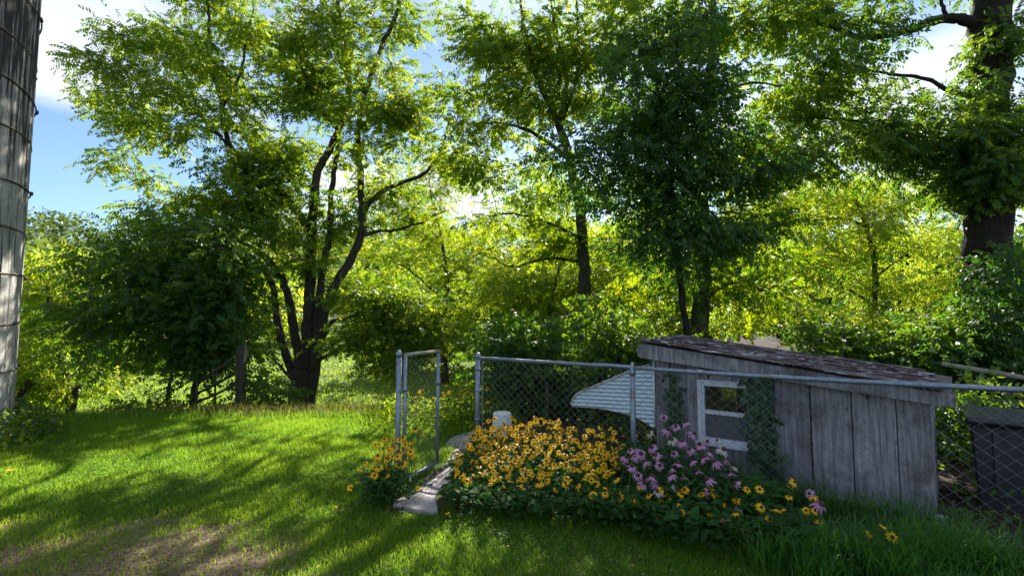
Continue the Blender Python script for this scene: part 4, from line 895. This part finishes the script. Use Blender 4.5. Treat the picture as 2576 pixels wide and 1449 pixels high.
# ------------------------------------------------------------------ flowers
def head_mesh(name, npet, ln, wd, drop, seed):
    r = np.random.default_rng(seed); V, F, T = [], [], []
    for i in range(npet):
        a = 2*math.pi*i/npet + r.uniform(-.12, .12); l = ln*r.uniform(.85, 1.1); w = wd*r.uniform(.85, 1.15); dr = drop*r.uniform(.6, 1.3)
        c, s = math.cos(a), math.sin(a); b = len(V)
        for x, y in ((.28, -.45), (.28, .45), (.65, .5), (.97, .16), (.97, -.16), (.65, -.5)):
            rad = x*l; z = -dr*l*(x - .25)**1.3 if x > .25 else 0
            V.append((rad*c - y*w*s, rad*s + y*w*c, z - .15*abs(y)*w)); T.append(.5 + r.uniform(-.4, .4))
        F.append((b, b+1, b+2, b+5)[::-1]); F.append((b+5, b+2, b+3, b+4)[::-1])
    return np_mesh(name, np.array(V), np.array(F), np.array(T))
def cone_mesh(name, r, h):
    V, F = [], []; n = 9
    for z, q in ((-.2, .8), (.25, 1.0), (.7, .75), (1.0, .28)):
        for j in range(n): V.append((r*q*math.cos(2*math.pi*j/n), r*q*math.sin(2*math.pi*j/n), h*z))
    for k in range(3):
        for j in range(n): F.append((k*n + j, k*n + (j+1) % n, (k+1)*n + (j+1) % n, (k+1)*n + j))
    F.append(tuple(3*n + j for j in range(n)))
    me = bpy.data.meshes.new(name); me.from_pydata(V, [], F); me.polygons.foreach_set('use_smooth', np.ones(len(F), bool)); return me
SUS = [head_mesh('susan_petals', int(10 + i % 3), .036, .0115, .25 + .16*i, i) for i in range(5)]; SUSC = cone_mesh('susan_cone', .0095, .012)
CON = [head_mesh('coneflower_petals', 12 + i % 3, .046, .0125, .75 + .2*i, 60 + i) for i in range(4)]; CONP = [m_.copy() for m_ in CON]; CONC = cone_mesh('coneflower_cone', .017, .022)
for m_ in SUS: m_.materials.append(M['yellow_petal'])
for m_ in CON: m_.materials.append(M['pink_petal'])
for m_ in CONP: m_.materials.append(M['pale_petal'])
SUSC.materials.append(M['cone_dark']); CONC.materials.append(M['cone_brown'])
def flower(root, pos, meshes, cone, tiltmax, scale, toward=.55):
    up = np.array([rng.normal(0, .6), -toward + rng.normal(0, .6), 1.0]); up /= np.linalg.norm(up)
    q = Vector(up).to_track_quat('Z', 'Y'); e = (q.to_matrix() @ Matrix.Rotation(rng.uniform(0, 6.28), 3, 'Z')).to_euler()
    me = meshes[rng.integers(len(meshes))]
    f = put('flower', me, None, root, np.array(pos) - np.array(root.location), e, (scale,)*3)
    put('seed_cone', cone, None, f, (0, 0, 0)); return up
OV = [np.array([[[0, 0, 0], [.012, .018, .004], [.042, .024, .004], [.05, 0, -.006]], [[0, 0, 0], [.05, 0, -.006], [.042, -.024, .004], [.012, -.018, .004]], [[.05, 0, -.006], [.042, .024, .004], [.085, 0, -.02], [.042, -.024, .004]]])*k for k in (.85, 1.0)]
LN = [np.array([[[0, 0, 0], [.04, .016, .006], [.13, 0, -.035], [.04, -.016, .006]]])]
def clump(name, label, cat, base, heads, meshes, cone, scale, foliage, leafset=OV, fol_scale=1.0, toward=.55, spent=0):
    """heads: list of (x, y, z); foliage: list of (x, y, height)"""
    root = empty(name, base, label, cat); st_ = PB()
    for x, y, z in heads:
        flower(root, (x, y, z), meshes if not callable(meshes) else meshes(), cone, .5, scale*rng.uniform(.68, 1.2), toward)
        g0 = np.array([x + rng.normal(0, .04), y + rng.uniform(.0, .1), float(gz(x, y)) - .02]); st_.tube([g0, (g0 + np.array([x, y, z]))/2 + np.array([rng.normal(0, .02), .01, .04]), (x, y, z - .003)], .0028, 4, cap=False)
    for i in range(spent):                                # heads that have dropped their petals
        x, y, z = heads[rng.integers(len(heads))]; x += rng.normal(0, .04); y += rng.normal(0, .04); z += rng.uniform(-.02, .06)
        put('spent_head', cone, None, root, np.array([x, y, z]) - np.array(root.location), (rng.normal(0, .3), rng.normal(0, .3), 0))
        st_.tube([(x, y, float(gz(x, y)) - .02), (x, y, z)], .0025, 4, cap=False)
    st_.build('stems', M['stem'], root, True, kind='stuff')
    f = np.array(foliage); N = len(f); hgt = f[:, 2]*np.sqrt(rng.random(N)); O = np.stack([f[:, 0], f[:, 1], hgt + gz(f[:, 0], f[:, 1]) + .01], 1)
    D = np.stack([rng.normal(0, 1, N), rng.normal(0, 1, N) - .35, rng.uniform(-.1, .7, N)], 1)
    V, F, tt = place(leafset, O, D, UP + rng.normal(0, .45, (N, 3)) - np.array([0, .3, 0]), fol_scale*rng.uniform(.6, 1.25, N), np.clip(rng.normal(.45, .25, N), 0, 1))
    o = world_put('leaves', V, F, M['bed_leaf'], root, tt); o['kind'] = 'stuff'
    return root
def inpoly(n, poly):
    poly = np.array(poly); lo, hi = poly.min(0), poly.max(0); out = []
    while len(out) < n:
        p = rng.uniform(lo, hi); c = False; j = len(poly) - 1
        for i in range(len(poly)):
            if (poly[i][1] > p[1]) != (poly[j][1] > p[1]) and p[0] < (poly[j][0]-poly[i][0])*(p[1]-poly[i][1])/(poly[j][1]-poly[i][1]) + poly[i][0]: c = not c
            j = i
        if c: out.append(p)
    return np.array(out)
def spaced(n, poly, dmin, tries=6):
    out = []
    for p in inpoly(n*tries, poly):
        if all((p[0]-q[0])**2 + (p[1]-q[1])**2 > dmin*dmin for q in out[-400:]): out.append(p)
        if len(out) >= n: break
    return np.array(out)
# big bed
bed = [(-.52, 4.62), (-.60, 5.1), (-.52, 6.1), (-.42, 6.65), (.2, 6.15), (1.15, 5.3), (1.0, 4.75), (.75, 4.35), (.2, 4.45)]
hp = spaced(600, bed, .042, 12)
hp = np.array([q for q in hp if rng.random() < .58 + .5*(.5 + .5*math.sin(q[0]*4.3 + 1.5*q[1])*math.sin(q[1]*5.1 - q[0]*2))])
fr = lambda x, y: np.clip((y + .32*x - 4.55)/1.7, 0, 1)
heads = [(x, y, .22 + .32*fr(x, y)**.8*np.clip((x + .55)/.95, .06, 1) + rng.normal(0, .05)) for x, y in hp]
folp = inpoly(3800, [(-.56, 4.42), (-.58, 5.1), (-.5, 6.2), (-.42, 6.7), (1.2, 5.3), (1.1, 4.6), (.85, 4.05), (.2, 4.2)])
mid_y = lambda x: 5.28 - .32*x
clump('black_eyed_susan', 'rear half of the broad yellow black-eyed susan mass, against the fence', 'flowers', (.3, 5.7, 0), [q for q in heads if q[1] > mid_y(q[0])][:298], SUS, SUSC, 1.02, [(x, y, .16 + .20*fr(x, y)*np.clip((x + .55)/.95, .1, 1)) for x, y in folp if y > mid_y(x)], spent=22)
clump('black_eyed_susan', 'front half of the broad yellow black-eyed susan mass, facing the lawn', 'flowers', (.1, 4.7, 0), [q for q in heads if q[1] <= mid_y(q[0])][:298], SUS, SUSC, 1.02, [(x, y, .20 + .12*fr(x, y)) for x, y in folp if y <= mid_y(x)], spent=12)
# small clump by the gate
hp = [(-1.10 + rng.normal(0, .14), 4.78 + rng.normal(0, .1)) for _ in range(58)]
heads = [(x, y, max(.12, .44 + .5*(y - 4.78) - .9*abs(x + 1.04)**1.2 + rng.normal(0, .09))) for x, y in hp]
folp = [(-1.14 + rng.normal(0, .11), 4.76 + rng.normal(0, .10)) for _ in range(400)]
clump('black_eyed_susan', 'small clump of yellow black-eyed susans at the foot of the open gate', 'flowers', (-1.08, 4.8, 0), heads, SUS, SUSC, 1.12, [(x, y, .22) for x, y in folp])
# front susans below the coneflowers
hp = spaced(52, [(.55, 4.25), (.8, 4.0), (1.3, 3.75), (1.75, 3.62), (2.0, 3.85), (1.6, 4.2), (1.0, 4.4)], .07)
heads = [(x, y, .24 + rng.normal(0, .055) + .12*np.clip(y - 3.8, 0, 1)) for x, y in hp]
folp = inpoly(1100, [(.6, 4.1), (1.2, 3.62), (1.9, 3.45), (2.2, 3.75), (1.6, 4.3), (1.0, 4.5)])
clump('black_eyed_susan', 'looser patch of yellow black-eyed susans below the pink coneflowers', 'flowers', (1.2, 4.0, 0), heads, SUS, SUSC, 1.0, [(x, y, .24) for x, y in folp])
# coneflowers
def K3(u, v, Yd): q = P(u, v, Yd); return (q[0], q[1], q[2])
cone_px = [(1670,1050),(1725,1062),(1633,1088),(1680,1080),(1700,1072),(1715,1110),(1745,1090),(1690,1105),(1760,1118),(1640,1125),(1612,1140),(1585,1132),(1600,1150),(1650,1145),(1695,1140),(1735,1130),(1780,1110),(1805,1108),(1820,1130),(1790,1140),(1770,1150),(1830,1160),(1850,1175),(1800,1160),(1740,1160),(1705,1165),(1660,1170),(1620,1165),(1590,1172),(1575,1150),(1605,1195),(1640,1200),(1685,1195),(1720,1200),(1755,1185),(1690,1178),(1650,1215),(1620,1215),(1780,1205),(1840,1190),(1770,1235),(1600,1128),(1655,1235),(1700,1225),(1850,1215),(1835,1305),(1855,1290),(1860,1275)]
ch = [K3(u, v, 4.72 - .0034*(v - 1050) + rng.uniform(-.06, .06)) for u, v in cone_px]
folp = inpoly(1000, [(.95, 4.75), (1.2, 4.1), (1.9, 3.95), (2.15, 4.15), (1.75, 4.7), (1.2, 5.05)])
clump('coneflower', 'tall clump of pink and white purple coneflowers before the shed window', 'flowers', (1.45, 4.5, 0), ch, lambda: (CON if rng.random() < .68 else CONP), CONC, 1.08, [(x, y, .30 + .16*np.clip((y - 4.1)/.5, 0, 1)) for x, y in folp], LN, 1.0, toward=.25)
# stray flowers in the long grass
st1 = [K3(u, v, Yd) for u, v, Yd in [(1915,1275,3.75),(1955,1281,3.72),(1925,1318,3.65),(1985,1248,3.7),(1988,1225,3.72),(1998,1212,3.74)]]
clump('black_eyed_susan', 'few stray black-eyed susans against the grey boards', 'flowers', (1.95, 3.7, 0), st1, SUS, SUSC, 1.0, [(1.95 + rng.normal(0, .12), 3.68 + rng.normal(0, .06), .2) for _ in range(60)])
st2 = [K3(u, v, Yd) for u, v, Yd in [(2045,1247,3.6),(2028,1283,3.58),(2050,1285,3.55),(2062,1312,3.52)]]
clump('black_eyed_susan', 'four black-eyed susans beside the single pink coneflower in tall grass', 'flowers', (2.05, 3.57, 0), st2, SUS, SUSC, 1.0, [(2.05 + rng.normal(0, .1), 3.55 + rng.normal(0, .06), .18) for _ in range(40)])
st3 = [K3(u, v, Yd) for u, v, Yd in [(2222,1322,3.22),(2190,1342,3.2),(2245,1350,3.18)]]
clump('black_eyed_susan', 'three black-eyed susans low in the tall grass before the shed end', 'flowers', (2.3, 3.2, 0), st3, SUS, SUSC, 1.0, [(2.3 + rng.normal(0, .08), 3.18 + rng.normal(0, .05), .15) for _ in range(30)])
clump('coneflower', 'single pink coneflower leaning over the tall grass', 'flowers', (2.15, 3.6, 0), [K3(2066, 1268, 3.57), K3(2036, 1240, 3.6)], CON, CONC, 1.0, [(2.15 + rng.normal(0, .05), 3.58 + rng.normal(0, .05), .15) for _ in range(14)], LN)

# ------------------------------------------------------------------ grasses
def blades(pos, hgt, wid, lean, seg=1, azim=None):
    """seg 1: one triangle per blade; seg 2: a bent blade of a quad and a triangle (as quads + degenerate-free tris)"""
    N = len(pos); a = rng.uniform(0, 2*math.pi, N) if azim is None else azim
    side = np.stack([np.cos(a), np.sin(a), np.zeros(N)], 1); b = rng.uniform(0, 2*math.pi, N); ld = np.stack([np.cos(b), np.sin(b), np.zeros(N)], 1)*lean[:, None]
    w = side*wid[:, None]*.5
    if seg == 1:
        tip = pos + ld*hgt[:, None] + UP*hgt[:, None]
        return np.stack([pos - w, pos + w, tip], 1).reshape(-1, 3), np.arange(3*N, dtype=np.int32).reshape(-1, 3), 3
    m1 = pos + ld*hgt[:, None]*.25 + UP*(hgt*.55)[:, None]; tip = pos + ld*hgt[:, None] + UP*(hgt*(1.0 - .25*lean))[:, None]
    V = np.stack([pos - w, pos + w, m1 + w*.8, m1 - w*.8, tip], 1).reshape(-1, 3); i = np.arange(N, dtype=np.int32)[:, None]*5
    F = np.concatenate([i + np.array([[0, 1, 2]]), i + np.array([[0, 2, 3]]), i + np.array([[3, 2, 4]])]); return V, F, 5
def barepatch(x, y):
    d2 = ((x + 3.2)/2.2)**2 + ((y - 3.35)/1.15)**2
    wv = .5 + .25*np.sin(x*3.1 + y*2.2) + .25*np.sin(x*7.3 - y*5.1 + 1.3)
    return np.clip(1.55 - d2*.8 - (1 - wv)*1.1, 0, 1)
def offpath(x, y):
    keep = np.ones(len(x), bool)
    inx = (x > -1.12) & (x < -.1) & (y > 4.33) & (y < 7.4) & (y > 4.33)
    cxp = np.interp(y, [4.3, 4.7, 5.2, 5.8, 6.6, 7.4], [-.86, -.80, -.66, -.55, -.50, -.45]); wp_ = np.interp(y, [4.3, 4.7, 5.2, 7.4], [.24, .22, .20, .22])
    keep &= ~((np.abs(x - cxp) < wp_) & (y > 4.42) & (y < 7.4))
    bedm = ((NV[0]*x + NV[1]*y) > 4.95) & (x > -.6)
    keep &= ~bedm
    front = (x > -.5) & (y > 4.45 - .36*np.clip(x, 0, 3)) & (x < 3.2)
    keep &= ~(front & (rng.random(len(x)) < .85))
    return keep
def lawn():
    VV, FF, TT = [], [], []; nb = 0
    for y0, y1, dens, seg, h0, h1, w0 in [(2.75, 4.1, 8500, 2, .03, .07, .0048), (4.1, 5.6, 6500, 2, .03, .065, .0055), (5.6, 9.4, 5200, 1, .035, .07, .0085)]:
        xl = -1.12*y1; xr = min(1.12*y1, 3.6) if y1 < 5 else (1.2 if y1 < 6 else -.35); n = int((xr - xl)*(y1 - y0)*dens)
        x = rng.uniform(xl, xr, n); y = rng.uniform(y0, y1, n)
        k = (np.abs(x) < 1.08*y + .2) & (((x - SCN[0])**2 + (y - SCN[1])**2) > (SR + .05)**2) & offpath(x, y) & (rng.random(n) > .86*barepatch(x, y))
        clumpn = .5 + .5*np.sin(x*2.3 + 1.1*np.sin(y*1.9)) * np.sin(y*2.9 + .8*np.sin(x*2.1))
        k &= rng.random(n) < .65 + .35*clumpn
        x, y, cl = x[k], y[k], clumpn[k]; n = len(x); bp = barepatch(x, y)
        h = rng.uniform(h0, h1, n)*(.75 + .5*cl); pos = np.stack([x, y, gz(x, y) - .004], 1)
        V, F, kv = blades(pos, h, w0*rng.uniform(.7, 1.3, n), rng.uniform(.15, 1.0, n), seg)
        t = np.clip(rng.normal(.42, .2, n) + .25*(cl - .5) + .5*bp, 0, 1); VV.append(V); FF.append(F + nb); TT.append(np.repeat(t, kv)); nb += len(V)
    o = world_put('lawn_grass', np.concatenate(VV), np.concatenate(FF), M['grass'], None, np.concatenate(TT)); setp(o, 'short green mown grass of the dappled lawn', 'grass', kind='stuff')
lawn()
def clover():
    n = 16000; x = rng.uniform(-5.5, 3, n); y = rng.uniform(2.9, 6.5, n); k = (np.sin(x*1.3 + 2)*np.sin(y*1.7 + x*.6) > .1) & offpath(x, y) & (barepatch(x, y) < .4) & (np.abs(x) < 1.05*y); x, y = x[k], y[k]; n = len(x)
    O = np.stack([x, y, gz(x, y) + rng.uniform(.015, .05, n)], 1); T_ = [np.array([[[0, 0, 0], [.008, .007, .002], [.018, 0, 0], [.008, -.007, .002]], [[0, 0, 0], [.002, .010, .002], [-.009, .016, 0], [-.010, .004, .002]], [[0, 0, 0], [-.010, -.004, .002], [-.009, -.016, 0], [.002, -.010, .002]]])]
    V, F, tt = place(T_, O, rng.normal(0, 1, (n, 3))*np.array([1, 1, .1]), UP + rng.normal(0, .25, (n, 3)), rng.uniform(.6, 1.2, n), rng.uniform(0, .7, n))
    o = world_put('clover', V, F, M['grass'], None, tt); setp(o, 'small clover leaves scattered through the lawn', 'clover', kind='stuff')
clover()
M['straw'] = leaf_mat('straw', (0.13, 0.08, 0.045), (0.42, 0.31, 0.18), (0.2, 0.12, 0.05), (0.5, 0.36, 0.18), 0.3)
def straw():
    n = 7000; x = rng.normal(-3.0, 1.3, n); y = rng.normal(3.4, .6, n); k = (rng.random(n) < barepatch(x, y) + .1) & (y > 2.6); x, y = x[k], y[k]; n = len(x)
    O = np.stack([x, y, gz(x, y) + .006], 1); T_ = [np.array([[[0, 0, 0], [.03, .003, .004], [.075, 0, 0], [.03, -.003, .004]]]), np.array([[[0, 0, 0], [.012, .010, .004], [.032, 0, .003], [.012, -.010, .004]]])]
    V, F, tt = place(T_, O, rng.normal(0, 1, (n, 3))*np.array([1, 1, .12]), UP + rng.normal(0, .3, (n, 3)), rng.uniform(.5, 1.2, n), rng.uniform(0.2, 1, n))
    m_ = 5000; x2 = rng.uniform(-6, 2.5, m_); y2 = rng.uniform(2.9, 7.5, m_); k2 = offpath(x2, y2) & (np.abs(x2) < 1.05*y2); x2, y2 = x2[k2], y2[k2]; m_ = len(x2)
    V2, F2, t2 = place(T_, np.stack([x2, y2, gz(x2, y2) + rng.uniform(.01, .035, m_)], 1), rng.normal(0, 1, (m_, 3))*np.array([1, 1, .4]), UP + rng.normal(0, .4, (m_, 3)), rng.uniform(.4, .9, m_), rng.uniform(.3, 1, m_))
    V = np.concatenate([V, V2]); F = np.concatenate([F, F2 + len(V) - len(V2)]); tt = np.concatenate([tt, t2])
    o = world_put('dry_straw', V, F, M['straw'], None, tt); setp(o, 'brown dry thatch and dead leaves on the bare corner of the lawn', 'dry straw', kind='stuff')
straw()
def mulch():
    n = 2600; x = rng.uniform(-1.15, .2, n); y = rng.uniform(4.5, 7.6, n); cxp = np.interp(y, [4.3, 4.7, 5.2, 5.8, 6.6, 7.4], [-.86, -.80, -.66, -.55, -.50, -.45]); k = np.abs(x - cxp) > .12; k &= np.abs(x - cxp) < .42; x, y = x[k], y[k]; n = len(x)
    O = np.stack([x, y, gz(x, y) + rng.uniform(.003, .02, n)], 1); T_ = [np.array([[[0, 0, 0], [.016, .014, .006], [.045, 0, .002], [.016, -.014, .006]]])]
    V, F, tt = place(T_, O, rng.normal(0, 1, (n, 3))*np.array([1, 1, .15]), UP + rng.normal(0, .4, (n, 3)), rng.uniform(.5, 1.2, n), rng.uniform(0, .6, n))
    o = world_put('dead_leaves', V, F, M['dead_leaf'], None, tt); setp(o, 'dark dead leaves gathered along both sides of the path', 'dead leaves', kind='stuff')
mulch()
def yellow_leaf(x, y, s, a, label):
    z = float(gz(x, y)) + .05; V = [(0, 0, 0), (.03, .022, .012), (.07, .02, .004), (.1, 0, .012), (.07, -.02, .010), (.03, -.022, .004)]
    me = np_mesh('fallen_leaf', np.array([V[0], V[1], V[2], V[3], V[0], V[3], V[4], V[5]])*s, np.array([[0, 1, 2, 3], [4, 5, 6, 7]]), np.full(8, .9))
    o = put('fallen_leaf', me, M['yellow_petal'], None, (x, y, z), (.1, .1, a)); setp(o, label, 'leaf')
yellow_leaf(*G(12, 1392)[:2], 1.0, .4, 'yellow fallen leaf on the grass at the far left edge')
yellow_leaf(*G(1305, 1523)[:2], .7, 1.2, 'small yellow fallen leaf on the grass just before the flower bed')
yellow_leaf(*G(985, 1505)[:2], .5, 2.0, 'tiny yellow fallen leaf on the open lawn')

# tall grass clumps by the shed end
def tuft(label, spots, n, hmin, hmax, name='tall_grass'):
    c = np.mean(np.array(spots), 0); root = empty(name, (c[0], c[1], 0), label, 'grass clump', 'tall grass tufts before the shed'); V, F, T = [], [], []; nb = 0
    for i in range(n):
        s = spots[rng.integers(len(spots))]; p = np.array([s[0] + rng.normal(0, .09), s[1] + rng.normal(0, .06), 0]); p[2] = float(gz(p[0], p[1])) - .01
        a = rng.uniform(0, 2*math.pi); d = np.array([math.cos(a), math.sin(a) - .3, 0]); h_ = rng.uniform(hmin, hmax); rch = h_*rng.uniform(.2, .9); w = rng.uniform(.0045, .008)
        sd_ = np.array([-d[1], d[0], 0]); sd_ /= np.linalg.norm(sd_); pts = [p, p + d*rch*.2 + UP*h_*.5, p + d*rch*.6 + UP*h_*.85, p + d*rch*1.05 + UP*h_*(.95 - .3*rng.random())]; ww = (1, .95, .7, .1)
        V += [q - sd_*w*.5*k for q, k in zip(pts, ww)] + [q + sd_*w*.5*k for q, k in zip(pts, ww)]; F += [(nb + j, nb + j + 4, nb + j + 5, nb + j + 1) for j in range(3)]; nb += 8; T += [np.clip(rng.normal(.45, .22), 0, 1)]*8
    o = world_put('blades', np.array(V), np.array(F), M['tall_grass'], root, np.array(T)); o['kind'] = 'stuff'
tuft('tall lush grass tuft at the corner block of the shed', [(2.55, 3.35), (2.75, 3.2), (2.95, 3.15)], 900, .22, .50)
tuft('tall lush grass tuft under the three low black-eyed susans', [(2.05, 3.35), (2.25, 3.1), (2.4, 3.2), (2.2, 3.35)], 950, .2, .46)
tuft('tall grass tuft in the bottom right corner of the photo', [(2.5, 2.85), (2.75, 2.8), (2.3, 2.85)], 700, .15, .36)
tuft('tall grass growing along the foot of the shed boards', [tuple(S(s, -.42 + .1*math.sin(s*9), 0)[:2]) for s in np.linspace(1.1, 2.55, 12)], 1100, .12, .36)
tuft('tall grass tuft beside the right end of the flower bed', [(1.7, 3.45), (1.9, 3.4), (1.85, 3.2)], 420, .12, .34)

# weeds: lawn edge strip, garden behind the gate, meadow
def weeds(name, label, n, fx, fy, h0, h1, w, mat, t0, lean=.5):
    x = fx(n); y = fy(n, x); pos = np.stack([x, y, gz(x, y) - .01], 1); h = rng.uniform(h0, h1, n)
    V, F, kv = blades(pos, h, w*rng.uniform(.6, 1.4, n), rng.uniform(.1, lean*2, n), 2); t = np.clip(rng.normal(t0, .25, n), 0, 1)
    o = world_put(name, V, F, M[mat], None, np.repeat(t, kv)); setp(o, label, 'weeds', kind='stuff')
weeds('edge_weeds', 'strip of rough unmown weeds along the far edge of the lawn', 13000, lambda n: rng.uniform(-9.5, -.6, n), lambda n, x: 9.4 + rng.normal(0, .35, n), .05, .20, .012, 'grass', .35)
weeds('dry_weeds', 'dry yellowish seeding weeds at the foot of the walnut', 5000, lambda n: rng.normal(-4.2, 1.6, n), lambda n, x: 9.9 + rng.normal(0, .5, n), .12, .38, .008, 'weed', .5)
weeds('meadow_grass', 'sunlit rough pasture grass beyond the lawn', 60000, lambda n: rng.uniform(-1, .15, n), lambda n, x: rng.uniform(11, 46, n)**1.0, .08, .22, .03, 'grass', .7) if False else None
def meadow():
    n = 50000; y = 11.5 + 40*rng.random(n)**1.6; x = y*rng.uniform(-1.05, .0, n); pos = np.stack([x, y, gz(x, y) - .01], 1)
    V, F, kv = blades(pos, rng.uniform(.06, .16, n), (.010 + y*.0016), rng.uniform(.2, 1.1, n), 1); t = np.clip(rng.normal(.75, .2, n), 0, 1)
    o = world_put('meadow_grass', V, F, M['grass'], None, np.repeat(t, kv)); setp(o, 'rough pasture grass sloping beyond the lawn', 'grass', kind='stuff')
meadow()
def garden():
    n = 2600; x = rng.uniform(-2.2, .1, n); y = 7.4 + 2.6*rng.random(n); k = (y > 7.45 - .9*(x > -.2)) & ~((np.abs(x + .45) < .28) & (y < 8.0)); x, y = x[k], y[k]; n = len(x)
    O = np.stack([x, y, gz(x, y) + rng.uniform(.02, .34, n)], 1); D = rng.normal(0, 1, (n, 3)) + UP*.6
    V, F, tt = place([np.array([[[0, 0, 0], [.04, .012, .004], [.11, 0, -.02], [.04, -.012, .004]]])], O, D, UP + rng.normal(0, .5, (n, 3)), rng.uniform(.6, 1.3, n), rng.uniform(.2, 1, n))
    o = world_put('garden_weeds', V, F, M['walnut'], None, tt); setp(o, 'sunlit green weeds in the garden seen through the open gate', 'weeds', kind='stuff')
garden()
hp = [(rng.uniform(-1.9, -.35), rng.uniform(8.2, 9.4)) for _ in range(34)]
clump('garden_flowers', 'sunlit yellow flowers in the garden beyond the gate', 'flowers', (-1, 8.8, 0), [(x, y, .30 + rng.uniform(0, .25)) for x, y in hp], SUS, SUSC, .9, [(x + rng.normal(0, .1), y + rng.normal(0, .1), .3) for x, y in hp for _ in range(8)])
bq2 = foot(60, 1100, 8.0)
def silo_weeds():
    root = empty('silo_weeds', (-7.0, 7.6, 0), 'leafy green weeds growing around the foot of the silo', 'weeds'); N = 1700
    a = rng.uniform(R(-25), R(75), N); r = SR + .06 + abs(rng.normal(0, .32, N)); O = np.stack([SCN[0] + r*np.cos(a), SCN[1] + r*np.sin(a), np.zeros(N)], 1); O[:, 2] = gz(O[:, 0], O[:, 1]) + rng.uniform(.02, .52, N)*np.exp(-(r - SR)*1.2)
    D = rng.normal(0, 1, (N, 3)) + UP*.3
    V, F, tt = place(OV, O, D, UP + rng.normal(0, .5, (N, 3)), rng.uniform(.6, 1.3, N), rng.uniform(.1, 1, N)); o = world_put('leaves', V, F, M['bush_leaf'], root, tt); o['kind'] = 'stuff'
    st_ = PB()
    for i in range(40):
        p = O[rng.integers(N)]; st_.tube([np.array([p[0], p[1], float(gz(p[0], p[1])) - .02]), p], .004, 4, cap=False)
    st_.build('stems', M['stem'], root, kind='stuff')
silo_weeds()
def under():
    N = 4600; s = rng.uniform(-3.5, 5.8, N); d = rng.uniform(-.35, 3.2, N); k = ~((s > -.15) & (s < LEN + .1) & (d < 1.55)) & ~((s > 2.5) & (s < 4.1) & (d > .5) & (d < 1.6)) & ~((s < 2.4) & (d < .1)) & ~((s < -1.6) & (d < 1.2)); s, d = s[k], d[k]; N = len(s)
    O = L0 + WV*s[:, None] + NV*d[:, None]; O[:, 2] = gz(O[:, 0], O[:, 1]) + rng.uniform(.01, .30, N)
    V, F, tt = place(OV, O, rng.normal(0, 1, (N, 3)) + UP*.2, UP + rng.normal(0, .4, (N, 3)), rng.uniform(.6, 1.2, N), rng.uniform(.1, .9, N)); o = world_put('undergrowth', V, F, M['bush_leaf'], None, tt); setp(o, 'low leafy undergrowth behind the fence and shed', 'undergrowth', kind='stuff')
under()
